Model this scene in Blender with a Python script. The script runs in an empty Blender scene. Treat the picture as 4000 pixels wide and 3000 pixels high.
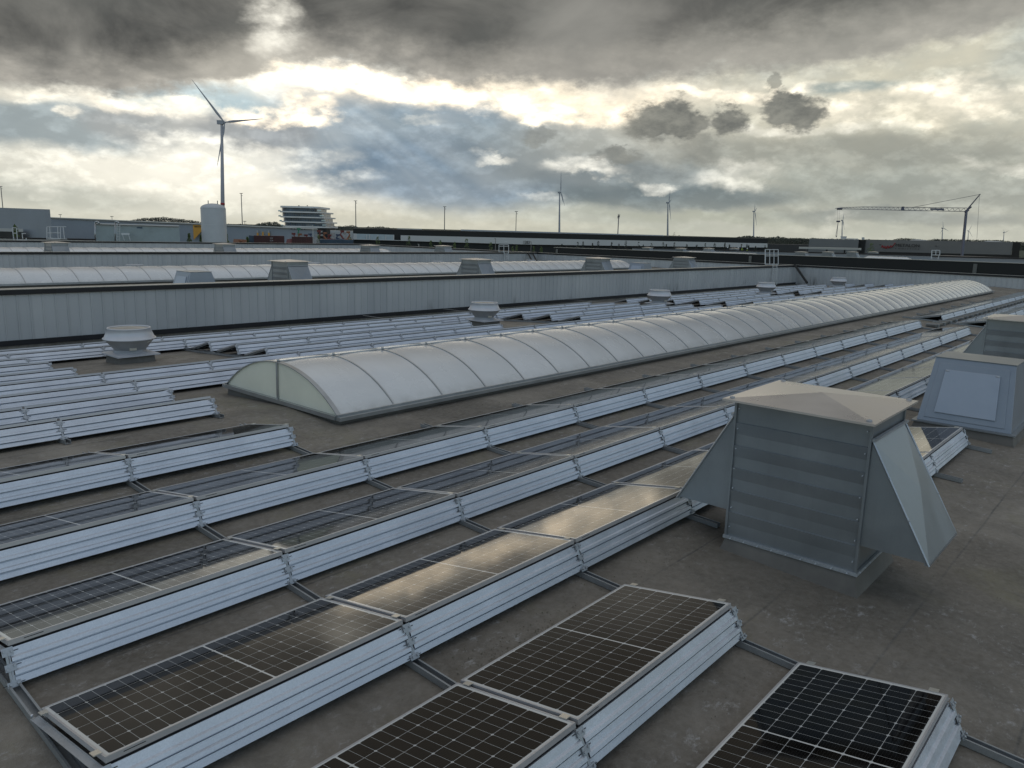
import bpy, bmesh, math, random
from mathutils import Vector, Matrix, noise as mnoise
random.seed(7)
R = math.radians
scene = bpy.context.scene
COL = scene.collection

# ------------------------------------------------------------------ camera
CAM = Vector((-5.57777744, -0.81554771, 3.3455713))
CR = Vector((0.66239394, -0.74872932, 0.02527184))
CU = Vector((0.1243012, 0.14310917, 0.98187014))
CF = Vector((0.7387716, 0.64724351, -0.1878626))
FPX, PPX, PPY = 2993.84, 1979.64, 1470.73
SX = -0.00483374          # gentle fall of the whole roof along X

def W(px, py, depth):
    """world point seen at photo pixel (px,py) at the given depth in metres"""
    return CAM + (CF + CR * ((px - PPX) / FPX) - CU * ((py - PPY) / FPX)) * depth

def to_px(p):
    d = Vector(p) - CAM
    z = d.dot(CF)
    if z < 0.05: return None
    return PPX + FPX * d.dot(CR) / z, PPY - FPX * d.dot(CU) / z

def in_frame(pts, m=0):
    xs = []
    for p in pts:
        q = to_px(p)
        if q and -m < q[0] < 4000 + m and -m < q[1] < 3000 + m: return True
    return False

# ------------------------------------------------------------------ roof shape
BAY = 28.5
def zroof(X, Y):
    k = math.floor((Y + 4.2) / BAY)
    y = Y - k * BAY
    z = 0.011 + 0.047 * y if y < 9.7 else 0.4669 - 0.060 * (y - 9.7)
    return z + SX * X

# ------------------------------------------------------------------ object helpers
def tag(o, label=None, cat=None, group=None, kind=None):
    if label: o['label'] = label
    if cat: o['category'] = cat
    if group: o['group'] = group
    if kind: o['kind'] = kind
    return o

def empty(name, loc=(0, 0, 0), rot=(0, 0, 0), label=None, cat=None, group=None):
    o = bpy.data.objects.new(name, None)
    o.empty_display_size = 0.2
    COL.objects.link(o)
    o.location = loc; o.rotation_euler = rot
    return tag(o, label, cat, group)

class MB:
    def __init__(s): s.v = []; s.f = []; s.m = []; s.sm = []
    def add(s, vs, fs, mi=0, smooth=False):
        n = len(s.v); s.v += [tuple(v) for v in vs]
        for f in fs: s.f.append([n + i for i in f]); s.m.append(mi); s.sm.append(smooth)
        return s
    def box(s, x0, x1, y0, y1, z0, z1, mi=0):
        return s.hexa([(x0,y0,z0),(x1,y0,z0),(x1,y1,z0),(x0,y1,z0)], [(x0,y0,z1),(x1,y0,z1),(x1,y1,z1),(x0,y1,z1)], mi)
    def hexa(s, b, t, mi=0):
        return s.add(list(b) + list(t), [(3,2,1,0),(4,5,6,7),(0,1,5,4),(1,2,6,5),(2,3,7,6),(3,0,4,7)], mi)
    def prism(s, prof, a, b, axis='x', mi=0, smooth=False, caps=True):
        """closed profile of 2-D points swept from a to b along the axis"""
        n = len(prof)
        def P(t, p):
            if axis == 'x': return (t, p[0], p[1])
            if axis == 'y': return (p[0], t, p[1])
            return (p[0], p[1], t)
        vs = [P(a, p) for p in prof] + [P(b, p) for p in prof]
        s.add(vs, [(i, (i+1) % n, n + (i+1) % n, n + i) for i in range(n)], mi, smooth)
        if caps: s.add(vs, [tuple(range(n-1, -1, -1)), tuple(range(n, 2*n))], mi)
        return s
    def bar(s, a, b, r, n=6, mi=0, r2=None, smooth=True):
        a = Vector(a); b = Vector(b); d = (b - a)
        if d.length < 1e-6: return s
        d.normalize()
        u = d.orthogonal().normalized(); w = d.cross(u)
        r2 = r if r2 is None else r2
        vs = []
        for p, rr in ((a, r), (b, r2)):
            for i in range(n):
                t = 2*math.pi*(i+.5)/n
                vs.append(p + (u*math.cos(t) + w*math.sin(t))*rr)
        s.add(vs, [(i, (i+1) % n, n + (i+1) % n, n + i) for i in range(n)], mi, smooth and n > 5)
        s.add(vs, [tuple(range(n-1, -1, -1)), tuple(range(n, 2*n))], mi)
        return s
    def lathe(s, prof, n=32, c=(0, 0), mi=0, smooth=True):
        vs = []
        for (r, z) in prof:
            for i in range(n):
                t = 2*math.pi*i/n
                vs.append((c[0] + r*math.cos(t), c[1] + r*math.sin(t), z))
        fs = []
        for k in range(len(prof)-1):
            for i in range(n):
                j = (i+1) % n
                fs.append((k*n+i, k*n+j, (k+1)*n+j, (k+1)*n+i))
        return s.add(vs, fs, mi, smooth)
    def build(s, name, mats, parent=None, bevel=0, recalc=True):
        me = bpy.data.meshes.new(name)
        me.from_pydata(s.v, [], s.f)
        if not isinstance(mats, (list, tuple)): mats = [mats]
        for m in mats: me.materials.append(m)
        for p, mi, sm in zip(me.polygons, s.m, s.sm): p.material_index = mi; p.use_smooth = sm
        if recalc:
            bm = bmesh.new(); bm.from_mesh(me)
            bmesh.ops.remove_doubles(bm, verts=bm.verts, dist=1e-5)
            bmesh.ops.recalc_face_normals(bm, faces=bm.faces)
            bm.to_mesh(me); bm.free()
        me.update()
        o = bpy.data.objects.new(name, me); COL.objects.link(o)
        if parent: o.parent = parent
        if bevel:
            md = o.modifiers.new('bevel', 'BEVEL'); md.width = bevel; md.segments = 2; md.limit_method = 'ANGLE'; md.angle_limit = R(40)
        return o

def dup(root, loc=None, rot=None, label=None, scale=None):
    def cp(o, par):
        c = o.copy(); COL.objects.link(c)
        if par is not None: c.parent = par
        for ch in o.children: cp(ch, c)
        return c
    c = cp(root, None)
    if loc is not None: c.location = loc
    if rot is not None: c.rotation_euler = rot
    if scale is not None: c.scale = scale
    if label: c['label'] = label
    return c

# ------------------------------------------------------------------ materials
def new_mat(name):
    m = bpy.data.materials.new(name); m.use_nodes = True
    nt = m.node_tree; nt.nodes.clear()
    out = nt.nodes.new('ShaderNodeOutputMaterial')
    b = nt.nodes.new('ShaderNodeBsdfPrincipled')
    nt.links.new(b.outputs[0], out.inputs[0])
    return m, nt, b

class N:
    """tiny node-graph helper"""
    def __init__(s, nt): s.nt = nt
    def node(s, t, **kw):
        n = s.nt.nodes.new(t)
        for k, v in kw.items(): setattr(n, k, v)
        return n
    def link(s, a, b): s.nt.links.new(a, b)
    def put(s, sock, v):
        if isinstance(v, bpy.types.NodeSocket): s.link(v, sock)
        elif v is not None: sock.default_value = v
    def math(s, op, a, b=None, c=None, clamp=False):
        n = s.node('ShaderNodeMath', operation=op, use_clamp=clamp)
        s.put(n.inputs[0], a); s.put(n.inputs[1], b)
        if c is not None: s.put(n.inputs[2], c)
        return n.outputs[0]
    def mix(s, f, a, b, blend='MIX'):
        n = s.node('ShaderNodeMix', data_type='RGBA', blend_type=blend)
        s.put(n.inputs[0], f)
        s.put(n.inputs[6], a if isinstance(a, bpy.types.NodeSocket) else (*a, 1) if len(a) == 3 else a)
        s.put(n.inputs[7], b if isinstance(b, bpy.types.NodeSocket) else (*b, 1) if len(b) == 3 else b)
        return n.outputs[2]
    def noise(s, vec, scale, detail=4, rough=.55, dist=0):
        n = s.node('ShaderNodeTexNoise')
        if vec is not None: s.link(vec, n.inputs['Vector'])
        n.inputs['Scale'].default_value = scale; n.inputs['Detail'].default_value = detail
        n.inputs['Roughness'].default_value = rough; n.inputs['Distortion'].default_value = dist
        return n.outputs[0]
    def ramp(s, f, a, b, lo=0., hi=1.):
        n = s.node('ShaderNodeMapRange', clamp=True)
        s.put(n.inputs[0], f); n.inputs[1].default_value = a; n.inputs[2].default_value = b
        n.inputs[3].default_value = lo; n.inputs[4].default_value = hi
        return n.outputs[0]
    def smooth(s, f, a, b, lo=0., hi=1.):
        n = s.node('ShaderNodeMapRange', clamp=True, interpolation_type='SMOOTHSTEP')
        s.put(n.inputs[0], f); s.put(n.inputs[1], a); s.put(n.inputs[2], b)
        n.inputs[3].default_value = lo; n.inputs[4].default_value = hi
        return n.outputs[0]
    def coord(s, which='Object'): return s.node('ShaderNodeTexCoord').outputs[which]
    def pos(s): return s.node('ShaderNodeNewGeometry').outputs['Position']
    def xyz(s, v):
        n = s.node('ShaderNodeSeparateXYZ'); s.link(v, n.inputs[0]); return n.outputs
    def scl(s, v, sc):
        n = s.node('ShaderNodeVectorMath', operation='MULTIPLY'); s.link(v, n.inputs[0]); n.inputs[1].default_value = sc
        return n.outputs[0]
    def bump(s, h, strength=.3, dist=.01):
        n = s.node('ShaderNodeBump'); s.put(n.inputs['Height'], h)
        n.inputs['Strength'].default_value = strength; n.inputs['Distance'].default_value = dist
        return n.outputs[0]

def srgb(r, g, b):
    f = lambda c: ((c/255+.055)/1.055)**2.4 if c > 10 else c/255/12.92
    return (f(r), f(g), f(b))

def simple(name, col, rough=.6, metal=0., var=.12, scale=3., spec=.5, streak=0., coat=0.):
    m, nt, b = new_mat(name); n = N(nt)
    p = n.pos()
    f = n.noise(n.scl(p, (1, 1, .35)) if streak else p, scale, 5, .6)
    c2 = tuple(max(0, c*(1-var)) for c in col); c1 = tuple(min(1, c*(1+var)) for c in col)
    c = n.mix(n.ramp(f, .3, .7), c2, c1)
    n.put(b.inputs['Base Color'], c)
    n.put(b.inputs['Roughness'], n.ramp(f, .2, .8, max(.02, rough-.07), min(1, rough+.07)))
    b.inputs['Metallic'].default_value = metal
    b.inputs['Specular IOR Level'].default_value = spec
    b.inputs['Coat Weight'].default_value = coat
    return m

def emit_free(): pass

# bitumen roof: weathered, mottled with lichen, welded sheet seams, moss and bare pale patches
def mat_roof():
    m, nt, b = new_mat('bitumen_felt'); n = N(nt)
    p = n.pos(); X, Y, Z = n.xyz(p)
    big = n.noise(p, .32, 6, .62, .6)
    med = n.noise(p, 1.7, 7, .70, .35)
    fine = n.noise(p, 16, 5, .7)
    base = n.mix(n.ramp(big, .35, .68), (.134, .112, .085), (.285, .250, .203))
    base = n.mix(n.ramp(med, .38, .72, 0, .8), base, (.105, .092, .072))
    base = n.mix(n.ramp(n.noise(p, .55, 5, .7, 1.2), .54, .70, 0, .6), base, (.20, .18, .10))     # algae
    flk = n.noise(n.scl(p, (1, 1.5, 1)), 7.5, 7, .80, .15)
    zone = n.ramp(n.noise(p, .8, 4, .6), .42, .58)
    pale = n.math('MULTIPLY', n.ramp(flk, .55, .66, 0, .6), zone)
    base = n.mix(pale, base, (.50, .49, .48))                                                           # lichen flakes
    spots = n.ramp(n.noise(p, 24, 3, .6), .66, .75, 0, .5)
    base = n.mix(spots, base, (.08, .072, .058))
    # sheet seams every metre, slightly wavy
    yy = n.math('ADD', Y, n.math('MULTIPLY', n.noise(p, .7, 2), .05))
    fr = n.math('ABSOLUTE', n.math('SUBTRACT', n.math('FRACT', n.math('ADD', yy, .37)), .5))
    seam = n.ramp(fr, .484, .497, 0, 1)
    seam = n.math('MULTIPLY', seam, n.ramp(n.noise(p, .9, 3), .38, .56, .15, .9))
    base = n.mix(seam, base, (.075, .070, .062))
    n.put(b.inputs['Base Color'], base)
    n.put(b.inputs['Roughness'], n.ramp(med, .3, .75, .50, .82))
    wet = n.ramp(n.noise(p, .42, 3, .5, .2), .55, .66, 0, 1)
    base = n.mix(n.math('MULTIPLY', wet, .55), base, (.070, .060, .045))
    base = n.mix(n.ramp(fine, .35, .7, 0, .35), base, (.33, .30, .26))
    n.put(b.inputs['Base Color'], base)
    h = n.math('ADD', n.math('MULTIPLY', fine, .4), n.math('ADD', n.math('MULTIPLY', med, 1.4), n.math('MULTIPLY', fr, -.5)))
    n.put(b.inputs['Normal'], n.bump(h, .8, .025))
    return m

# photovoltaic glass: 6 x 24 half cut cells on UVs in metres
def mat_cells(L, S):
    m, nt, b = new_mat('solar_cells'); n = N(nt)
    u, v, _ = n.xyz(n.coord('UV'))
    mx, my, mid = .022, .016, .011
    half = (L/2 - mx - mid/2)
    cu = half/12.; cv = (S - 2*my)/6.
    # fold about the middle bar
    du = n.math('SUBTRACT', n.math('ABSOLUTE', n.math('SUBTRACT', u, L/2)), mid/2)
    iu = n.math('DIVIDE', du, cu)
    iv = n.math('DIVIDE', n.math('SUBTRACT', v, my), cv)
    fu = n.math('MULTIPLY', n.math('SUBTRACT', .5, n.math('ABSOLUTE', n.math('SUBTRACT', n.math('FRACT', iu), .5))), cu)
    fv = n.math('MULTIPLY', n.math('SUBTRACT', .5, n.math('ABSOLUTE', n.math('SUBTRACT', n.math('FRACT', iv), .5))), cv)
    g1 = n.math('LESS_THAN', fu, .0011); g2 = n.math('LESS_THAN', fv, .0016)
    # bevelled cell corners on every second row of half cells
    odd = n.math('LESS_THAN', n.math('FRACT', n.math('ADD', n.math('MULTIPLY', n.math('FLOOR', n.math('ADD', iu, .5)), .5), .25)), .5)
    dia = n.math('MULTIPLY', n.math('LESS_THAN', n.math('ADD', fu, fv), .0125), odd)
    gap = n.math('MAXIMUM', n.math('MAXIMUM', g1, g2), dia)
    mids = n.math('LESS_THAN', du, 0.)
    out = n.math('MAXIMUM', n.math('GREATER_THAN', iu, 12.), n.math('MAXIMUM', n.math('LESS_THAN', iv, 0.), n.math('GREATER_THAN', iv, 6.)))
    # fine bus bars, nine per cell, along the panel
    bb = n.math('LESS_THAN', n.math('ABSOLUTE', n.math('SUBTRACT', n.math('FRACT', n.math('MULTIPLY', iv, 9.)), .5)), .035)
    p = n.pos()
    cell = n.noise(n.scl(n.coord('UV'), (1/cu, 1/cv, 1)), .73, 0, .5)
    c = n.mix(n.ramp(cell, .3, .7), (.0035, .0033, .0038), (.0070, .0060, .0050))
    c = n.mix(n.math('MULTIPLY', bb, .35), c, (.08, .075, .07))
    c = n.mix(gap, c, (.50, .50, .48))
    c = n.mix(n.math('MAXIMUM', mids, out), c, (.66, .65, .61))
    dust = n.noise(p, 2.2, 6, .7)
    c = n.mix(n.ramp(dust, .45, .8, .003, .02), c, (.30, .27, .22))
    n.put(b.inputs['Base Color'], c)
    n.put(b.inputs['Roughness'], n.ramp(dust, .3, .75, .03, .075))
    b.inputs['IOR'].default_value = 1.33
    wav = n.noise(p, 1.1, 2, .5)
    n.put(b.inputs['Normal'], n.bump(wav, .05, .02))
    return m

def mat_galv(name, col=(.60, .63, .67), rough=.34, metal=.9, spang=120.):
    m, nt, b = new_mat(name); n = N(nt)
    p = n.pos()
    vo = n.node('ShaderNodeTexVoronoi'); n.link(p, vo.inputs['Vector']); vo.inputs['Scale'].default_value = spang
    sp = n.xyz(vo.outputs['Color'])[0]
    big = n.noise(p, 1.3, 5, .65, .5)
    sc = n.noise(n.scl(p, (.35, 1, 1)), 9, 6, .72, .8)
    k = n.math('MULTIPLY_ADD', sp, .12, .91)
    k = n.math('MULTIPLY', k, n.ramp(big, .3, .75, .84, 1.08))
    k = n.math('MULTIPLY', k, n.ramp(sc, .52, .68, 1., 1.10))
    v = n.node('ShaderNodeVectorMath', operation='SCALE'); v.inputs[0].default_value = col; n.link(k, v.inputs['Scale'])
    n.put(b.inputs['Base Color'], v.outputs[0])
    b.inputs['Metallic'].default_value = metal
    n.put(b.inputs['Roughness'], n.math('ADD', n.math('MULTIPLY', sp, .10), n.ramp(big, .3, .7, rough-.04, rough+.10)))
    n.put(b.inputs['Normal'], n.bump(n.math('ADD', n.math('MULTIPLY', sp, .15), big), .06, .01))
    return m

def mat_cladding():
    m, nt, b = new_mat('pale_cladding'); n = N(nt)
    p = n.pos(); X, Y, Z = n.xyz(p)
    a = n.math('ADD', X, Y)
    cell = n.math('FLOOR', n.math('MULTIPLY', a, 3.0))
    wn = n.node('ShaderNodeTexWhiteNoise', noise_dimensions='1D'); n.link(cell, wn.inputs['W'])
    big = n.noise(p, .25, 4, .6)
    c = n.mix(n.ramp(big, .3, .7), (.48, .485, .49), (.60, .60, .595))
    c = n.mix(n.math('MULTIPLY', wn.outputs['Value'], .30), c, (.34, .36, .375))
    # grime that climbs from the foot of a few sheets
    st = n.noise(n.scl(p, (1.9, 1.9, .25)), 1.3, 5, .7)
    hgt = n.math('MULTIPLY', n.ramp(Z, -.42, .25, 1, 0), n.math('MULTIPLY', n.ramp(n.noise(n.scl(p, (3, 3, .5)), 1., 4, .6), .44, .64), n.ramp(n.noise(p, .37, 2, .5), .52, .62)))
    c = n.mix(n.math('MULTIPLY', hgt, .85), c, (.05, .052, .04))
    run = n.noise(n.scl(p, (6, 6, .12)), 1.2, 4, .6)
    c = n.mix(n.ramp(run, .58, .8, 0, .28), c, (.20, .21, .20))
    n.put(b.inputs['Base Color'], c); b.inputs['Roughness'].default_value = .42
    b.inputs['Metallic'].default_value = .15
    return m

def mat_skylight():
    m, nt, b = new_mat('opal_polycarbonate'); n = N(nt)
    p = n.pos()
    d = n.noise(p, 1.1, 5, .62, .4)
    st = n.noise(n.scl(p, (3, .6, .6)), 2.2, 5, .7)
    c = n.mix(n.ramp(d, .3, .7), (.65, .645, .635), (.73, .72, .70))
    c = n.mix(n.ramp(st, .5, .75, 0, .14), c, (.38, .38, .35))
    ox, oy, oz = n.xyz(n.coord('Object'))
    wn = n.node('ShaderNodeTexWhiteNoise', noise_dimensions='1D'); n.link(n.math('FLOOR', n.math('DIVIDE', ox, 1.0845)), wn.inputs['W'])
    c = n.mix(n.math('MULTIPLY', wn.outputs['Value'], .22), c, (.50, .50, .47))
    fx = n.math('ABSOLUTE', n.math('SUBTRACT', n.math('FRACT', n.math('DIVIDE', ox, 1.0845)), .5))
    gr = n.math('MAXIMUM', n.ramp(oz, .10, .24, 1., 0.), n.ramp(fx, .455, .495, 0., .8))
    c = n.mix(n.math('MULTIPLY', gr, n.ramp(n.noise(p, 4.5, 4, .7), .35, .7, .05, .45)), c, (.27, .26, .22))
    n.put(b.inputs['Base Color'], c)
    n.put(b.inputs['Roughness'], n.ramp(d, .3, .7, .20, .32))
    b.inputs['Coat Weight'].default_value = .7; b.inputs['Coat Roughness'].default_value = .17
    n.put(b.inputs['Normal'], n.bump(n.noise(n.scl(p, (.8, 2, 2)), .9, 2, .4), .12, .08))
    return m

def mat_leaf(name, c1, c2):
    m, nt, b = new_mat(name); n = N(nt)
    p = n.pos()
    oi = n.node('ShaderNodeObjectInfo').outputs['Random']
    f = n.noise(p, .9, 3)
    f2 = n.math('ADD', n.math('MULTIPLY', f, .8), n.math('MULTIPLY', oi, .3))
    n.put(b.inputs['Base Color'], n.mix(n.ramp(f2, .35, .75), c1, c2))
    b.inputs['Roughness'].default_value = .75
    return m

def mat_hood():
    m, nt, b = new_mat('hood_sheet'); n = N(nt)
    p = n.pos()
    d = n.noise(p, 1.4, 5, .6, .3); f = n.noise(n.scl(p, (1, 1, 3)), 7, 5, .7)
    c = n.mix(n.ramp(d, .3, .7), (.27, .292, .305), (.35, .37, .385))
    c = n.mix(n.ramp(f, .6, .78, 0, .2), c, (.22, .24, .22))
    rn_ = n.noise(n.scl(p, (9, 9, .5)), 1.6, 5, .65)
    c = n.mix(n.ramp(rn_, .52, .72, 0, .12), c, (.20, .20, .19))
    c = n.mix(n.ramp(n.noise(p, 9, 5, .7), .64, .76, 0, .10), c, (.50, .50, .48))
    n.put(b.inputs['Base Color'], c); b.inputs['Metallic'].default_value = .62
    n.put(b.inputs['Roughness'], n.ramp(d, .3, .7, .30, .42))
    return m

PL, PS = 2.09, 1.0195
M = {}
M['roof'] = mat_roof()
M['cells'] = mat_cells(PL-.02, PS-.02)
M['alu'] = simple('anodised_frame', (.52, .50, .49), .38, .35, .06, 4)
M['galv'] = mat_galv('galvanised_sheet', (.74, .77, .82), .38, .62)
M['galv_dull'] = mat_galv('galvanised_dull', (.50, .52, .54), .42, .6)
M['rail'] = mat_galv('rail_steel', (.38, .39, .39), .45, .6)
M['clamp'] = simple('clamp_alu', (.72, .68, .6), .35, .8, .05)
M['dark'] = simple('dark_gap', (.018, .018, .019), .7, 0, .2)
M['rubber'] = simple('rubber_mat', (.02, .02, .02), .9)
M['clad'] = mat_cladding()
M['cope_b'] = simple('black_coping', (.016, .0155, .018), .42, .1, .2, 2)
M['cope_t'] = simple('coping_top', (.42, .41, .38), .38, .6, .1, 2)  # paler top: the sky's grazing reflection put into the coping colour
M['sky_glz'] = mat_skylight()
M['end_glz'] = simple('end_sheet', (.84, .82, .68), .35, 0, .06, 1.2)
M['sky_alu'] = simple('skylight_alu', (.42, .43, .43), .38, .75, .1, 3)
M['curb'] = simple('felted_upstand', (.165, .15, .13), .75, 0, .22, 2.5)
M['hood'] = mat_hood()
M['hood_in'] = simple('hood_panel', (.30, .325, .36), .40, .4, .06, 2)
M['hood_door'] = simple('hood_door', (.40, .43, .48), .40, .4, .05, 2)
M['cap'] = simple('cap_sheet', (.72, .66, .60), .30, .6, .06, 1.6)
M['fan'] = simple('fan_grey', (.60, .60, .62), .42, .25, .07, 3)
M['fan_d'] = simple('fan_dark', (.38, .38, .385), .5, .3, .12, 3)
M['white'] = simple('white_steel', (.55, .56, .55), .5, .1, .08)
M['tower'] = simple('turbine_white', (.36, .36, .38), .5, 0, .04, .1)
M['red'] = simple('red_paint', (.36, .03, .03), .5, 0, .1)
M['black_wall'] = simple('black_panel', (.0125, .0125, .0105), .65, 0, .12, .4)
M['grey_pan'] = simple('grey_panel', (.32, .34, .36), .6, 0, .07, .15)
M['light_pan'] = simple('light_panel', (.50, .49, .46), .6, 0, .05, .1)
M['metalon_pan'] = simple('warm_grey_panel', (.20, .20, .19), .6, 0, .08, .12)
M['dk_grey'] = simple('dark_grey_panel', (.045, .045, .045), .6, 0, .1, .2)
M['cream'] = simple('cream_fascia', (.46, .45, .40), .6, 0, .04, .2)
M['yellow'] = simple('yellow_panel', (.62, .30, .03), .55, 0, .06, .5)
M['blk'] = simple('black_letter', (.008, .008, .009), .5)
M['logo_red'] = simple('logo_red', (.34, .02, .025), .5)
M['tank'] = simple('tank_white', (.50, .51, .51), .45, 0, .05, .6)
M['kiosk'] = simple('plant_green_grey', (.36, .41, .41), .5, .2, .1, .8)
M['glassb'] = simple('facade_glass', (.075, .12, .18), .18, .0, .7, .22, .6)
M['teal'] = simple('balcony_glass', (.60, .70, .66), .2, 0, .1, .3)
M['slab'] = simple('balcony_slab', (.74, .72, .68), .5, 0, .04)
M['rust'] = simple('container_red', (.075, .026, .022), .6, 0, .2, 1.)
M['blue_c'] = simple('container_blue', (.05, .08, .11), .6, 0, .2, 1.)
M['lift_o'] = simple('lift_orange', (.28, .11, .05), .5)
M['lift_r'] = simple('lift_red', (.18, .04, .035), .5)
M['lift_g'] = simple('lift_green', (.03, .20, .10), .5)
M['lift_w'] = simple('lift_white', (.36, .35, .33), .5)
M['lift_b'] = simple('lift_blue', (.06, .08, .13), .5)
M['ground'] = simple('yard_ground', (.07, .068, .06), .85, 0, .3, .05)
M['grass'] = simple('field_green', (.045, .055, .025), .9, 0, .3, .01)
M['leaf'] = mat_leaf('leaf_green', (.055, .090, .022), (.13, .17, .055))
M['leaf_d'] = mat_leaf('leaf_dark', (.020, .026, .020), (.045, .055, .036))
M['bark'] = simple('bark', (.07, .055, .04), .9)
M['pole'] = simple('pole_steel', (.17, .165, .15), .5, .3)
M['crane'] = simple('crane_grey', (.10, .10, .13), .5, .2, .1, .3)
M['crane_t'] = simple('crane_tower', (.13, .13, .165), .5, .2, .1, .3)
M['vest'] = simple('vest_yellow', (.45, .62, .03), .7)
M['cloth'] = simple('dark_cloth', (.02, .022, .03), .8)
M['skin'] = simple('skin', (.35, .2, .14), .6)
M['helmet'] = simple('helmet_white', (.7, .7, .68), .4)
M['cable'] = simple('cable_tray', (.17, .165, .15), .6, .4, .3, 4)

# ------------------------------------------------------------------ ground, roofs (the setting)
GZ = -11.0
g = MB(); g.add([(-6000, -3000, GZ), (7000, -3000, GZ), (7000, 9000, GZ), (-6000, 9000, GZ)], [(0, 1, 2, 3)])
tag(g.build('ground', M['grass'], recalc=False), kind='structure')
g = MB(); g.add([(-150, -120, GZ+.01), (330, -120, GZ+.01), (330, 420, GZ+.01), (-150, 420, GZ+.01)], [(0, 1, 2, 3)])
tag(g.build('yard_pavement', M['ground'], recalc=False), kind='structure')

XA, XB = -32., 60.2
def roof_profile():
    pts = []
    for k in range(4):
        y0 = -4.2 + BAY*k
        pts += [(y0, 0.4669-0.060*(y0+BAY-9.7-BAY*k) if 0 else zroof(0, y0+1e-6)), (9.7+BAY*k, zroof(0, 9.7+BAY*k)), (y0+BAY-.02, zroof(0, y0+BAY-.021))]
    return pts
rb = MB()
pr = roof_profile()
vs = []
for (y, z) in pr: vs += [(XA, y, z + SX*XA), (XB, y, z + SX*XB)]
# ragged subdivision is not needed: the felt detail is in the material
rb.add(vs, [(2*i, 2*i+1, 2*i+3, 2*i+2) for i in range(len(pr)-1)])
ye = pr[-1][0]
rb.add([(XA, -4.2, GZ), (XB, -4.2, GZ), (XB, -4.2, -.3), (XA, -4.2, -.1)], [(0, 1, 2, 3)])
rb.add([(XA, ye, GZ), (XB, ye, GZ), (XB, ye, -1.2), (XA, ye, -.8)], [(0, 1, 2, 3)])
rb.add([(XA, -4.2, GZ), (XA, ye, GZ), (XA, ye, -.7), (XA, -4.2, -.05)], [(0, 1, 2, 3)])
tag(rb.build('roof_deck', M['roof'], recalc=False), kind='structure')

# ------------------------------------------------------------------ fire walls between the halls
def clad_wall(name, p0, p1, z0a, z0b, ztop0, ztop1, side, label, stations=None, thick=.28):
    """wall from p0 to p1 (x,y); ribs on the side 'side' (unit vector towards the viewer)"""
    w = empty(name, (0, 0, 0), label=label, cat='wall', group='parapet walls of the hall roof')
    p0 = Vector((*p0, 0)); p1 = Vector((*p1, 0)); d = (p1-p0); L = d.length; d /= L
    s = Vector((*side, 0))
    mb = MB()
    n = int(L/.3333)
    vs = []; fs = []
    prof = []
    t = 0
    for i in range(n+1):
        t = min(L, i*.3333)
        prof += [(t, 0), (min(L, t+.285), 0), (min(L, t+.295), .022), (min(L, t+.323), .022)]
    prof = [q for k, q in enumerate(prof) if k == 0 or q[0] >= prof[k-1][0]]
    for (t, o) in prof:
        q = p0 + d*t + s*o
        f = t/L
        vs += [(q.x, q.y, z0a*(1-f)+z0b*f), (q.x, q.y, ztop0*(1-f)+ztop1*f)]
    for i in range(len(prof)-1): fs.append((2*i, 2*i+2, 2*i+3, 2*i+1))
    mb.add(vs, fs)
    # back sheet
    q0 = p0 - s*thick; q1 = p1 - s*thick
    mb.add([(q0.x, q0.y, z0a), (q1.x, q1.y, z0b), (q1.x, q1.y, ztop1), (q0.x, q0.y, ztop0)], [(0, 1, 2, 3)])
    mb.build('cladding', M['clad'], w, recalc=False)
    def strip(o0, o1, za, zb, mat, nm):
        c = MB()
        a0 = p0 + s*o0; a1 = p1 + s*o0; b0 = p0 + s*o1; b1 = p1 + s*o1
        bt = [(a0.x, a0.y, ztop0+za), (a1.x, a1.y, ztop1+za), (b1.x, b1.y, ztop1+za), (b0.x, b0.y, ztop0+za)]
        tp = [(a0.x, a0.y, ztop0+zb), (a1.x, a1.y, ztop1+zb), (b1.x, b1.y, ztop1+zb), (b0.x, b0.y, ztop0+zb)]
        c.hexa(bt, tp); return c.build(nm, mat, w)
    strip(-thick-.05, .075, -.095, .045, M['cope_b'], 'coping')
    strip(-thick-.065, .088, .046, .062, M['cope_t'], 'coping_cap')
    c = MB()
    a0 = p0 + s*.05; a1 = p1 + s*.05; b0 = p0 - s*.0; b1 = p1 - s*.0
    c.hexa([(a0.x, a0.y, z0a-.1), (a1.x, a1.y, z0b-.1), (b1.x, b1.y, z0b-.1), (b0.x, b0.y, z0a-.1)],
           [(a0.x, a0.y, z0a+.05), (a1.x, a1.y, z0b+.05), (b1.x, b1.y, z0b+.05), (b0.x, b0.y, z0a+.05)])
    c.build('upstand', M['cope_b'], w)
    return w
W1, W2, W3 = 24.3, 52.8, 81.3
for Yw, lab in ((W1, 'pale ribbed cladding wall with black coping just behind the solar rows'),
                (W2, 'pale ribbed wall with black coping behind the second arched skylight'),
                (W3, 'farthest pale ribbed wall with black coping, below the grey warehouses')):
    z = zroof(0, Yw)
    clad_wall('parapet_wall', (XA, Yw), (XB, Yw), z+SX*XA, z+SX*XB, 1.27+SX*XA, 1.27+SX*XB, (0, -1), lab)
clad_wall('end_wall', (XB, -30), (XB, W3), -.35-.29+.0, -.69, 1.02, .93, (-1, 0),
          'long pale end wall running across beyond the far end of the skylight')

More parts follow.
